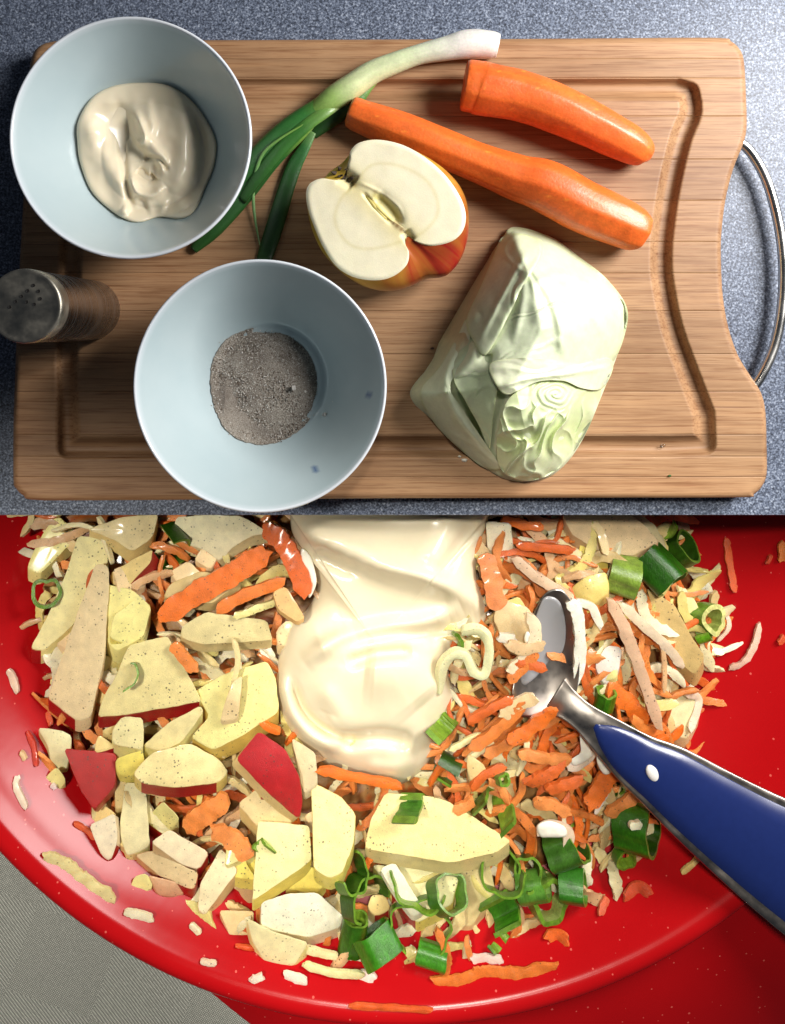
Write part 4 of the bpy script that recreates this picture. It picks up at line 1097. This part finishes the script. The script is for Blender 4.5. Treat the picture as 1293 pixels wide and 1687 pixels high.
for k, (a, b, w_, l) in enumerate([((866, 1155), (774, 1234), 26, 'long carrot shred fanning left from the spoon bowl'), ((845, 1150), (770, 1190), 20, 'carrot shred nearest the right flank of the mayonnaise'),
        ((914, 1168), (836, 1222), 30, 'pale orange carrot shred just below the spoon neck'), ((880, 1205), (800, 1246), 24, 'carrot shred crossing the fan below the spoon'), ((853, 1240), (940, 1252), 24, 'level carrot shred in the middle of the fan below the spoon'),
        ((930, 1250), (866, 1290), 28, 'broad carrot shred in front of the fan below the spoon'), ((832, 1262), (776, 1300), 20, 'short carrot shred at the lower left of the fan'), ((1018, 1262), (968, 1328), 36, 'broad ragged carrot shred against the spoon handle'),
        ((1058, 1300), (1000, 1342), 30, 'carrot shred just under the spoon handle above the large onion ring'), ((748, 1338), (780, 1318), 26, 'square carrot scrap above the pointed apple slab'), ((804, 1284), (838, 1322), 16, 'thin carrot shred left of the halved onion ring'),
        ((376, 1316), (306, 1366), 40, 'broad bright carrot shred among the lower left apple pieces'), ((350, 1366), (412, 1412), 34, 'folded carrot shred beside the broad bright one at lower left'), ((522, 1268), (662, 1296), 20, 'carrot strip along the lower edge of the mayonnaise'),
        ((936, 1342), (878, 1322), 26, 'tan orange carrot shred above the dark gap in the greens'), ((1040, 1180), (1092, 1210), 26, 'carrot shred just above the spoon handle'), ((1000, 1130), (1060, 1190), 34, 'peppered carrot shred above the spoon handle, half covered by a pink strand'),
        ((884, 1072), (838, 1122), 26, 'carrot shred overlapping the left edge of the spoon bowl'), ((1078, 1058), (1110, 1090), 24, 'carrot scrap beside the tan apple stick at right'), ((826, 855), (895, 870), 24, 'pale carrot strip by the worktop edge right of the mayonnaise'),
        ((900, 1100), (850, 1090), 20, 'short carrot scrap at the left rim of the spoon bowl'), ((430, 1190), (462, 1206), 16, 'small carrot scrap above the red diamond piece'), ((960, 1280), (900, 1300), 24, 'ragged carrot shred right of the fan'), ((1100, 1215), (1050, 1240), 20, 'thin carrot shred at the right end of the salad')]):
    mx, my = (a[0] + b[0]) / 2 + rnd.uniform(-6, 6), (a[1] + b[1]) / 2 + rnd.uniform(-6, 6)
    shred([a, (mx, my), b], w_, l, dh=((52 if k in (0, 1, 2, 17, 20) else 26) if k not in (15, 16, 18) else 14), th=8, twist=rnd.uniform(-1, 1), ragged=.2)
# cabbage strands
shred([(845, 918), (890, 955), (944, 985)], 20, 'pinkish translucent cabbage strand running down to the spoon from the upper left', 'cabbage', 24, 9, (214, 182, 150))
shred([(936, 990), (950, 1010), (955, 1070), (948, 1132)], 22, 'bright white cabbage strand hanging into the spoon bowl', 'cabbage', [34, 36, 30, 24], 10, (240, 236, 218), taper=(.6, .1))
shred([(945, 992), (975, 1000), (990, 1034)], 16, 'short white cabbage strand forking off beside the spoon', 'cabbage', 30, 7, (232, 224, 200))
shred([(1003, 986), (1030, 1040), (1056, 1110), (1086, 1200)], 23, 'longest pinkish cabbage strand right of the spoon, running down to the handle', 'cabbage', 34, 9, (218, 180, 146))
shred([(1020, 992), (1060, 1030), (1095, 1062), (1124, 1098)], 19, 'white cabbage strand running down to the right behind the longest pink one', 'cabbage', 28, 8, (228, 208, 176))
shred([(1088, 1052), (1094, 1090), (1094, 1140)], 9, 'thin tan cabbage thread at the right end of the salad', 'cabbage', 26, 5, (220, 178, 130))
shred([(974, 856), (990, 880), (998, 914)], 16, 'cream cabbage strand lying on the translucent slab', 'cabbage', 30, 8, (226, 200, 144))
shred([(1005, 880), (1030, 905)], 9, 'thin pinkish thread right of the cream strand on the translucent slab', 'cabbage', 28, 5, (222, 176, 132)) if False else None
shred([(384, 1052), (392, 1085), (384, 1130), (372, 1168)], 10, 'thin pale cabbage thread lying on the yellow slab', 'cabbage', 30, 5, (226, 206, 150))
shred([(385, 1015), (410, 1008), (456, 990)], 14, 'yellowish cabbage strand below the carrot strips', 'cabbage', 28, 7, (226, 212, 140))
shred([(741, 1236), (765, 1222), (792, 1210)], 11, 'small cream cabbage sliver right of the green stick', 'cabbage', 36, 6, (234, 220, 160))
shred([(1128, 1142), (1150, 1152), (1136, 1205)], 16, 'folded white cabbage strand at the right end of the salad', 'cabbage', 22, 7, (232, 214, 186))
shred([(960, 1200), (975, 1235), (950, 1260), (935, 1258)], 20, 'white sauce coated cabbage strand below the spoon handle', 'cabbage', 24, 8, (238, 214, 190))
shred([(884, 1372), (905, 1362), (935, 1372), (932, 1400)], 22, 'white cabbage strand among the green rings at the lower right', 'cabbage', 30, 8, (232, 206, 176))
shred([(980, 1340), (995, 1312), (1000, 1300)], 10, 'thin white bulb strand behind the green rings at the lower right', 'cabbage', 26, 5, (226, 206, 186))
shred([(500, 1588), (545, 1602), (600, 1606)], 13, 'yellowish cabbage strand along the bottom edge of the salad', 'cabbage', 8, 6, (226, 220, 160))
shred([(490, 1560), (530, 1570), (556, 1576)], 14, 'cream cabbage strand between the cream block and the greens', 'cabbage', 12, 6, (232, 214, 160))
shred([(800, 1270), (822, 1236), (833, 1255)], 12, 'curled cabbage sliver left of the carrot fan', 'cabbage', 30, 5) if False else None
shred([(836, 1106), (858, 1090), (882, 1048), (872, 1010)], 22, 'white cabbage sliver over the left rim of the spoon bowl', 'cabbage', 52, 7, (234, 212, 176))
shred([(834, 1060), (862, 1070), (896, 1062)], 20, 'tan cabbage sliver jutting over the spoon bowl from the left', 'cabbage', 54, 8, (220, 186, 140))
shred([(826, 1180), (852, 1160), (884, 1150)], 24, 'cabbage sliver across the bottom of the spoon bowl', 'cabbage', 52, 8, (226, 196, 146))
shred([(820, 1050), (850, 1052)], 18, 'white cabbage scrap right of the pale loop', 'cabbage', 26, 6, (234, 226, 206))
# pale cabbage loop leaning on the mayonnaise
shred([(760, 1040), (790, 1038), (806, 1064), (800, 1108), (780, 1106), (766, 1078), (744, 1078), (728, 1100), (722, 1140)], 17, 'pale green folded cabbage loop leaning on the right side of the mayonnaise', 'cabbage', [50, 56, 58, 56, 54, 56, 56, 48, 30], 12, (232, 230, 180), twist=1.3, taper=(.7, .5))

# --- scraps on the red wall
L_ = [([(1196, 886), (1202, 930), (1210, 976)], 17, 'carrot', 'upright carrot shred on the red wall right of the green rings', (226, 96, 44)),
      ([(1290, 892), (1286, 925)], 20, 'carrot', 'carrot scrap on the red wall at the right border of the picture', None),
      ([(1262, 928), (1270, 914)], 10, 'carrot', 'tiny carrot crumb on the red wall left of the border scrap', (210, 84, 50)),
      ([(1282, 1060), (1290, 1046)], 12, 'carrot', 'tiny carrot crumb on the red wall right of the curved white strand', (216, 90, 50)),
      ([(1028, 1480), (1050, 1462), (1072, 1474)], 24, 'carrot', 'triangular carrot flake on the red wall below the spoon handle', (214, 84, 48)),
      ([(988, 1508), (994, 1490), (1000, 1478)], 17, 'carrot', 'ragged carrot flake left of the triangular one on the red wall', (222, 104, 64)),
      ([(900, 1546), (918, 1540), (936, 1552)], 26, 'carrot', 'bright carrot flake on the red wall below the last green ring', (236, 110, 44)),
      ([(712, 1614), (755, 1616), (800, 1602), (850, 1604), (918, 1590)], 26, 'carrot', 'longest carrot shred lying along the bottom of the red wall', (236, 128, 52)),
      ([(574, 1657), (640, 1660), (712, 1664)], 11, 'carrot', 'long thin carrot thread next to the rim at the bottom', (228, 96, 40)),
      ([(122, 1356), (140, 1366), (156, 1382)], 11, 'carrot', 'small carrot scrap left of the loose pinkish apple piece', (232, 104, 60)),
      ([(388, 1558), (430, 1562)], 9, 'carrot', 'carrot scrap left of the cream block at the bottom', (226, 88, 40)),
      ([(80, 1170), (84, 1196)], 14, 'carrot', 'carrot stub under the foot of the tall leaning slice', (232, 96, 52)),
      ([(45, 1205), (56, 1232), (60, 1262)], 11, 'carrot', 'dull orange carrot sliver on the left red wall', (214, 70, 50)),
      ([(1250, 1026), (1244, 1060), (1226, 1090), (1201, 1101)], 13, 'cabbage', 'curved white cabbage strand on the right red wall', (228, 190, 166)),
      ([(1196, 1010), (1200, 1034), (1182, 1056)], 8, 'cabbage', 'thin curled white strand touching the split onion ring', (222, 196, 170)),
      ([(30, 1278), (26, 1296), (44, 1332)], 11, 'cabbage', 'curved white cabbage strand on the far left red wall', (236, 216, 190)),
      ([(14, 1102), (22, 1120), (29, 1142)], 12, 'cabbage', 'white cabbage sliver on the left red wall beside the picture border', (226, 196, 170)),
      ([(72, 1410), (104, 1422), (140, 1450), (190, 1484)], 23, 'cabbage', 'long wavy cabbage strip on the lower left red wall', (228, 212, 150)),
      ([(204, 1503), (226, 1506), (252, 1514)], 15, 'cabbage', 'short white cabbage stick below the long wavy strip', (236, 226, 190)),
      ([(313, 1522), (330, 1538)], 11, 'cabbage', 'small cream cabbage scrap left of the cream block on the wall', (232, 218, 180)),
      ([(330, 1583), (356, 1588)], 10, 'cabbage', 'white cabbage crumb on the bottom wall, leftmost of a row', (238, 214, 184)),
      ([(412, 1612), (434, 1610)], 13, 'cabbage', 'white cabbage crumb on the bottom wall, second of the row', (238, 218, 196)),
      ([(468, 1604), (506, 1618)], 16, 'cabbage', 'white cabbage flake on the bottom wall, third of the row', (238, 224, 204)),
      ([(590, 1604), (618, 1612)], 18, 'cabbage', 'white cabbage flake on the bottom wall below the greens, fourth of the row', (238, 216, 200)),
      ([(776, 1580), (800, 1578), (828, 1582)], 16, 'cabbage', 'white cabbage flake right of the greens above the longest carrot shred', (238, 210, 196)),
      ([(1158, 1402), (1142, 1422), (1122, 1438)], 10, 'cabbage', 'yellowish cabbage strand on the wall beside the spoon handle', (232, 206, 130)),
      ([(84, 1292), (92, 1298)], 9, 'cabbage', 'tiny white crumb left of the dark red corner piece', (240, 216, 206)),
      ([(34, 1238), (42, 1252)], 9, 'cabbage', 'tiny cream crumb on the left red wall', (232, 200, 150))]
for pth, w_, kd, lab, c in L_:
    if len(pth) == 2: pth = [pth[0], ((pth[0][0] + pth[1][0]) / 2 + 1, (pth[0][1] + pth[1][1]) / 2 + 1), pth[1]]
    shred(pth, w_, lab, kd, 0, 5, c, onwall=True, ragged=.25)

# --- spring onion rings and curls
GD, GM, GL, GP = (44, 82, 14), (76, 124, 20), (128, 164, 48), (176, 206, 120)
def ring(u, v, R, ln, axis, label, arc=(0, 360), sq=1.0, th=4.5, dh=22, out=GM, inn=GL, edge=(104, 142, 42), seed=0, spiral=0.0, cone=0.0, wob=.15, name='onion_ring'):
    """slice of a hollow leaf: wall of radius R, length ln along axis; arc<360 leaves it open; spiral changes the radius"""
    A = Vector(axis).normalized(); X = A.cross(Vector((0.01, 0.02, 1)))
    X = X.normalized() if X.length > .05 else Vector((1, 0, 0)); Y = A.cross(X).normalized()
    R *= 1.08; ln *= 1.15; th *= 1.0
    h0 = min(hh(u, v, dh), -30); C0 = Vector(P(u, v, h0))
    closed = arc[1] - arc[0] >= 360 and spiral == 0
    n = max(14, int((arc[1] - arc[0]) / 9)); V = []; F = []; C = []
    sec = [(1, -.5), (1.02, -.2), (1.02, .2), (1, .5), (0, .5), (-.02, .2), (-.02, -.2), (0, -.5)]
    m = n if closed else n + 1
    for i in range(m):
        e = i / n; a = math.radians(arc[0] + (arc[1] - arc[0]) * e)
        rr = R * (1 + spiral * e) * (1 + wob * mnoise.noise((math.cos(a) * 1.3, math.sin(a) * 1.3, seed)) * 2)
        for (q, z) in sec:
            r_ = rr - th * (1 - q) ; r_ *= 1 + cone * z
            zz = z * ln * (1 + .12 * mnoise.noise((e * 6, seed, 2)))
            V.append(tuple(C0 + (X * math.cos(a) * r_ + Y * math.sin(a) * r_ * sq + A * zz) * S))
    k8 = len(sec)
    for i in range(n):
        i2 = (i + 1) % m
        for j in range(k8):
            k = (j + 1) % k8; F.append((i * k8 + j, i * k8 + k, i2 * k8 + k, i2 * k8 + j))
            sh = 1 + .25 * mnoise.noise((i * .8, seed * 3, 0))
            C.append(tuple(x * sh for x in lin(out if j < 3 else (edge if j in (3, 7) else inn))))
    if not closed:
        F.append(tuple(range(k8))); F.append(tuple((m - 1) * k8 + j for j in reversed(range(k8)))); C += [lin(edge)] * 2
    z = min(q[2] for q in V)
    ob = build(name, V, F, M['onion'], fcol=C, sharp=40); tag(ob, label, 'onion ring' if name == 'onion_ring' else 'onion curl', 'sliced spring onion rings'); return ob
ring(77, 977, 25, 16, (.35, .2, .9), 'oval green onion ring on the pale wedge at the far left', sq=.95, th=6, seed=1, inn=(86, 106, 40), dh=38)
ring(277, 900, 34, 40, (.6, -.5, .5), 'dark green onion tube in the gap between the apple slabs near the worktop edge', (20, 230), seed=2, out=GD, inn=GD, dh=8)
ring(206, 1112, 22, 12, (.2, .3, .9), 'thin curled green onion sliver on the large triangular apple slice', (-60, 100), seed=3, th=3, dh=44, name='onion_curl')
ring(1085, 872, 30, 14, (.1, -.6, .7), 'open green onion arch by the worktop edge above the other rings', (10, 200), seed=4, out=GD, th=4, dh=22)
ring(1120, 906, 30, 34, (.5, .5, .5), 'dark green onion ring at the upper right end of the salad', seed=5, out=GD, inn=GD, dh=22, edge=(106, 146, 50))
ring(1084, 940, 34, 58, (.55, -.6, .45), 'largest dark green onion tube at the upper right of the salad', seed=6, out=(38, 88, 14), inn=GD, edge=(86, 126, 30), dh=30)
ring(1026, 948, 32, 46, (.9, -.25, .2), 'pale green translucent onion piece left of the largest tube', seed=7, out=(128, 156, 60), inn=(136, 156, 70), th=6, dh=10)
ring(1166, 1018, 26, 28, (.35, .15, .8), 'light green split onion ring with a pale core at the right end of the salad', (0, 360), seed=8, out=(100, 146, 36), inn=(166, 182, 90), edge=(206, 208, 130), th=9, dh=34)
ring(1150, 1030, 26, 22, (.8, .4, .3), 'bright green half ring nested in the split onion ring', (-60, 140), seed=9, out=(100, 156, 30), dh=30)
ring(728, 1198, 18, 26, (.7, -.5, .4), 'bright green onion stick lying on the lower right of the mayonnaise', (-30, 130), seed=10, out=(86, 148, 34), dh=48, sq=2.6, th=7, name='onion_curl')
ring(748, 1060, 16, 12, (.3, .1, .9), 'small green onion scrap behind the pale cabbage loop', (-10, 170), seed=11, dh=40, th=6, name='onion_curl')
ring(996, 1152, 16, 30, (.1, .9, .3), 'small green onion tube above the spoon neck', seed=12, out=(56, 118, 20), dh=18)
ring(672, 1330, 13, 34, (.95, .15, .3), 'upright green onion strip lying on the pointed apple slab', (-80, 120), seed=13, out=(74, 126, 40), inn=(76, 126, 40), sq=3.0, dh=38, th=6, name='onion_curl')
ring(815, 1340, 30, 32, (.5, .7, .25), 'halved green onion ring at the tip of the pointed apple slab', (-30, 200), seed=14, out=(52, 112, 30), dh=34, sq=1.2, th=6)
ring(828, 1284, 10, 14, (.3, .3, .8), 'tiny green onion chip above the halved ring', seed=15, out=(92, 146, 60), dh=36)
ring(736, 1268, 22, 34, (.8, -.4, .2), 'dark green onion piece in the shadow right of the mayonnaise tip', (0, 250), seed=16, out=GD, inn=GD, dh=10)
ring(434, 1404, 15, 26, (-.5, .6, .3), 'light green onion chip lying on the bright cream slab', (-20, 150), seed=17, out=(144, 180, 72), inn=(136, 176, 70), dh=34, th=5, name='onion_curl')
# foreground greens
ring(576, 1436, 34, 26, (.5, .35, .6), 'dark green onion curl, uppermost of the cluster right of the white block', (-100, 120), seed=18, out=GM, inn=(38, 80, 16), sq=.8, dh=30, name='onion_curl')
ring(600, 1480, 36, 30, (.55, .2, .6), 'dark green onion ring behind the cluster in the foreground', (60, 300), seed=19, out=GD, inn=GD, dh=24)
ring(582, 1540, 22, 60, (.15, .95, .2), 'upright dark green onion tube right of the white block', seed=20, out=(46, 100, 20), dh=22, sq=.8)
ring(622, 1556, 36, 42, (.5, -.75, .35), 'broad glossy green onion ring lowest in the foreground cluster', seed=21, out=(58, 128, 24), inn=(46, 92, 16), dh=30, sq=.75)
ring(712, 1574, 20, 44, (.95, -.15, .2), 'flat green onion tube lying along the bottom edge of the salad', seed=22, out=(64, 132, 30), dh=16, sq=.9)
ring(690, 1530, 52, 16, (.05, .25, .95), 'large thin green onion hoop in the foreground cluster', (-60, 250), seed=23, out=(50, 108, 18), inn=(86, 140, 36), th=3.5, dh=34, sq=.75, wob=.2)
ring(690, 1452, 40, 14, (-.2, .2, .95), 'thin green curl resting on the pale apple piece beneath the pointed slab', (120, 290), seed=24, th=3.5, dh=34, sq=1.2, wob=.15, name='onion_curl')
ring(735, 1472, 28, 36, (.3, .5, .6), 'wide green onion ring right of the thin curl in the foreground', seed=25, out=(50, 112, 20), inn=(76, 136, 34), dh=32, th=4)
ring(826, 1434, 30, 16, (.1, .2, .95), 'green spiral onion curl below the tip of the pointed slab', (20, 380), seed=26, out=(56, 118, 22), inn=(66, 126, 30), th=4, dh=36, spiral=.35, name='onion_curl')
ring(864, 1440, 26, 22, (.2, .3, .9), 'dark green onion hoop right of the spiral curl', (-60, 200), seed=27, out=GD, inn=GD, dh=30)
ring(824, 1505, 24, 46, (.75, .6, .25), 'bright green onion half tube below the spiral curl', (-40, 190), seed=28, out=(74, 146, 32), inn=(56, 116, 20), dh=26, th=7)
ring(822, 1548, 20, 14, (.6, -.3, .6), 'thin dark green onion sliver below the half tube', (-40, 110), seed=29, out=(50, 104, 20), dh=12, name='onion_curl')
ring(878, 1462, 24, 44, (.85, .35, .3), 'pale green onion tube in the middle of the lower right greens', seed=30, out=(92, 146, 52), inn=(126, 166, 80), dh=26, th=5)
ring(900, 1476, 34, 34, (.25, .2, .9), 'wide pale green onion ring under the ribbed one', seed=31, out=(120, 152, 60), inn=(166, 186, 100), dh=14, th=8)
ring(944, 1460, 26, 36, (.9, .1, .35), 'ribbed green onion ring at the lower right end of the greens', seed=32, out=(56, 122, 32), inn=(86, 136, 40), dh=24, th=5)
ring(932, 1398, 30, 50, (.75, .5, .3), 'dark green onion tube behind the lower right greens', seed=33, out=(66, 112, 34), inn=GD, dh=10)
ring(1048, 1364, 38, 52, (.75, .1, .55), 'large glossy green onion ring under the spoon handle', seed=34, out=(50, 108, 12), inn=(40, 80, 8), dh=26, th=6)
ring(1028, 1412, 18, 16, (.2, -.2, .9), 'small green onion ring below the large glossy one', seed=35, out=(56, 116, 20), dh=22)
ring(1005, 1300, 22, 26, (.5, .7, .4), 'dark green piece half hidden behind the carrot shreds by the handle', (0, 220), seed=36, out=GD, inn=GD, dh=2)
shred([(1036, 1360), (1056, 1358)], 14, 'white bulb crumb sitting on the large glossy onion ring', 'cabbage', 66, 8, (240, 234, 200))

# --- big mayonnaise
def big_mayo():
    o = catmull([(480, 790), (478, 850), (484, 885), (504, 910), (516, 936), (522, 968), (508, 1000), (478, 1030), (462, 1070), (454, 1110), (456, 1150), (470, 1192), (496, 1228), (532, 1256), (576, 1276), (622, 1286), (660, 1292), (694, 1272), (712, 1246), (722, 1212), (744, 1176), (752, 1150), (742, 1118), (738, 1084), (758, 1050), (796, 1030), (802, 1008), (794, 980), (784, 940), (790, 895), (802, 860), (806, 790)], 8)
    def hf(U, V, s):
        h = -118 + (62 + 30 * np.clip((V - 920) / 180, 0, 1)) * np.sqrt(np.maximum(1 - s ** 2.1, 0))
        d0 = h.copy()
        h += fold(U, V, [(820, 1030), (760, 985), (690, 958), (620, 944), (560, 918), (500, 890), (470, 868)], 6, 70, 20)
        h += ridge(U, V, [(500, 872), (570, 905), (640, 935), (720, 965), (790, 1006)], 20, 12)
        h += fold(U, V, [(748, 830), (752, 870), (736, 910), (716, 945)], 6, 50, 13)
        h -= ridge(U, V, [(790, 860), (750, 905), (722, 950)], 14, 10)
        h -= ridge(U, V, [(520, 905), (550, 925), (600, 945)], 12, 8)
        h += fold(U, V, [(790, 1026), (745, 1036), (700, 1050), (650, 1048), (590, 1058), (535, 1078)], 5, 46, -20)
        h -= ridge(U, V, [(780, 1032), (740, 1040), (706, 1056)], 11, 12)
        h += ridge(U, V, [(760, 1000), (700, 1025), (630, 1034), (560, 1052), (500, 1090)], 16, 18)
        h -= ridge(U, V, [(570, 1095), (620, 1078), (680, 1074)], 10, 13)
        h += ridge(U, V, [(462, 1110), (476, 1170), (510, 1214), (560, 1236)], 14, 16)
        h -= ridge(U, V, [(480, 1120), (500, 1170), (540, 1205), (590, 1222)], 7, 12)
        h += ridge(U, V, [(530, 1130), (560, 1180), (540, 1190)], 18, 5)
        h += ridge(U, V, [(600, 1110), (660, 1120), (700, 1160)], 40, 9)
        h -= ridge(U, V, [(560, 1225), (620, 1215), (680, 1225)], 14, 15)
        h += ridge(U, V, [(600, 1262), (650, 1266), (690, 1250)], 14, 6)
        h = d0 + (h - d0) * 1.45 + fbm(U, V, 90, 12, 2) * 4
        lim = np.where(V < 880, -12.0, -12 + (V - 880) * .45); h = lim - np.log1p(np.exp(np.clip((lim - h) / 4, -30, 300))) * 4
        return h
    v, f, (U, V, s) = patch(o, (620, 1060), hf, 110, .85, 14)
    ob = build('mayonnaise', v, flipup(v, f), M['mayo_thick'], vcol=[lin((232, 219, 186))] * len(v))
    tag(ob, 'large smooth mound of pale mayonnaise poured over the salad in the red bowl', 'mayonnaise')
big_mayo()

def smear(pts, label, hgt=4, dh=30):
    o = catmull(pts, 6); c = o.mean(0); b = min(hh(c[0], c[1], dh), -14)
    vv, f, _ = patch(o, c, lambda U, V, s: b + hgt * np.sqrt(np.maximum(1 - s ** 2, 0)) + fbm(U, V, 14, 3, 2) * 1.2, 10, .85, 6)
    ob = build('mayonnaise_smear', vv, flipup(vv, f), M['mayo_thick'], vcol=[lin((246, 240, 222))] * len(vv)); tag(ob, label, 'sauce')
smear([(497, 904), (510, 914), (518, 936), (521, 962), (509, 985), (505, 955), (496, 925)], 'white sauce drip between the thick curved carrot strip and the mayonnaise')
smear([(955, 1205), (968, 1226), (976, 1244), (962, 1256), (946, 1262), (940, 1252), (956, 1238)], 'white sauce smear on the shreds below the spoon handle')
smear([(885, 1360), (905, 1352), (930, 1362), (932, 1378), (905, 1380), (890, 1378)], 'white sauce blob among the lower right green rings', 5, 36)
smear([(868, 1040), (884, 1048), (892, 1062), (878, 1068), (864, 1056)], 'small white sauce blob at the left rim of the spoon', 4, 50)
smear([(985, 1238), (1004, 1246), (1010, 1268), (996, 1276), (984, 1258)], 'pinkish white sauce smear beside the broad ragged carrot shred', 4, 40)
smear([(708, 1120), (722, 1128), (732, 1160), (722, 1190), (706, 1200), (700, 1160)], 'thin sauce ridge running down behind the bright green stick', 4, 40) if False else None

# --- spoon
def spoon():
    t = empty('spoon', P(940, 1150, -90)); tag(t, 'steel spoon with dark blue handle stuck in the salad and resting on the bowl rim', 'spoon')
    # bowl of the spoon: shallow dish, seen from inside
    o = catmull([(925, 972), (900, 976), (880, 1008), (864, 1060), (850, 1110), (843, 1155), (860, 1180), (900, 1178), (935, 1168), (952, 1130), (954, 1060), (944, 1000)], 7)
    def dish(U, V): return -60 - 26 * np.maximum(1 - ((U - 900) / 58) ** 2 - ((V - 1078) / 108) ** 2, -.2)
    def hf(U, V, s): return dish(U, V)
    v, f, (U, V, s) = patch(o, (906, 1085), hf, 24, 1, 5, False)
    build('spoon_bowl', v, flipup(v, f), M['spoon_steel'], t)
    o = catmull([(898, 984), (884, 1012), (870, 1062), (858, 1104), (862, 1128), (882, 1116), (906, 1088), (926, 1074), (932, 1036), (922, 992)], 6)
    v, f, (U, V, s) = patch(o, (898, 1050), lambda U, V, s: dish(U, V) + 2.2 * np.sqrt(np.maximum(1 - s ** 4, 0)) + .6, 12, 1, 2, False)
    build('sauce_film', v, flipup(v, f), M['mayo_thick'], t, vcol=[lin((148, 148, 150))] * len(v))
    # neck and handle as one tapering bar with raised edges
    spine = [(912, 1146, -72, 34), (936, 1162, -56, 25), (962, 1182, -44, 24), (1000, 1212, -34, 33), (1050, 1252, -26, 46), (1100, 1284, -16, 59), (1160, 1328, -4, 71), (1220, 1370, 8, 82), (1293, 1418, 24, 95), (1380, 1476, 40, 104), (1500, 1556, 62, 104), (1580, 1610, 76, 84), (1610, 1630, 82, 50)]
    pr = catmull(spine, 6, False); n = len(pr)
    V, F = [], []; Vb, Fb = [], []
    prof = [(-1, -8), (-1.0, -1.5), (-.965, .6), (-.90, 0.2), (-.6, 1.6), (-.3, 2.7), (0, 3.1), (.3, 2.7), (.6, 1.6), (.90, .2), (.965, .6), (1.0, -1.5), (1, -8)]
    pb = [(-.86, -.4), (-.80, 1.6), (-.5, 3.4), (-.25, 4.2), (0, 4.5), (.25, 4.2), (.5, 3.4), (.80, 1.6), (.86, -.4)]
    start = None
    for i in range(n):
        u, v_, h, w_ = pr[i]; a, b = pr[min(i + 1, n - 1)], pr[max(i - 1, 0)]
        tx, ty = a[0] - b[0], a[1] - b[1]; L = math.hypot(tx, ty); nx, ny = -ty / L, tx / L
        k = min(1.0, w_ / 50)
        for x, z in prof: V.append(P(u + nx * x * w_, v_ + ny * x * w_, h + z * (k * 2.2 if z > 0 else k)))
        e = (u - 978) / 60
        if u > 976:
            fac = math.sqrt(max(0.02, 1 - (1 - min(1, e)) ** 2)) if e < 1 else 1
            for x, z in pb: Vb.append(P(u + nx * x * w_ * fac, v_ + ny * x * w_ * fac, h + z * 2.2 * k))
    m = len(prof)
    for i in range(n - 1):
        for j in range(m - 1): F.append((i * m + j, i * m + j + 1, (i + 1) * m + j + 1, (i + 1) * m + j))
        F.append((i * m + m - 1, i * m, (i + 1) * m, (i + 1) * m + m - 1))
    F.append(tuple(range(m))); F.append(tuple((n - 1) * m + j for j in reversed(range(m))))
    build('handle', V, F, M['spoon_steel'], t)
    mb = len(pb); nb = len(Vb) // mb
    for i in range(nb - 1):
        for j in range(mb - 1): Fb.append((i * mb + j, i * mb + j + 1, (i + 1) * mb + j + 1, (i + 1) * mb + j))
    Fb.append(tuple(range(mb)))
    build('handle_inlay', Vb, Fb, M['blue'], t)
spoon()
# mayonnaise drip on the handle
def drip(u, v, h, a, b, ang, label):
    o = np.array([(u + a * math.cos(q) * math.cos(ang) - b * math.sin(q) * math.sin(ang), v + a * math.cos(q) * math.sin(ang) + b * math.sin(q) * math.cos(ang)) for q in np.linspace(0, 2 * math.pi, 28)[:-1]])
    vv, f, _ = patch(o, (u, v), lambda U, V, s: h + min(a, b) * .6 * np.sqrt(np.maximum(1 - s * s, 0)), 8, .8, 3)
    ob = build('mayonnaise_drop', vv, flipup(vv, f), M['mayo_thick'], vcol=[lin((236, 232, 228))] * len(vv)); tag(ob, label, 'drop')
drip(1076, 1275, -13, 17, 10, 1.0, 'white mayonnaise drop on the blue spoon handle')
drip(1160, 1290 + 150, float(bowl_px(1160, 1440)) + 1, 4, 3, 0, 'tiny sauce speck on the red wall beside the handle') if False else None
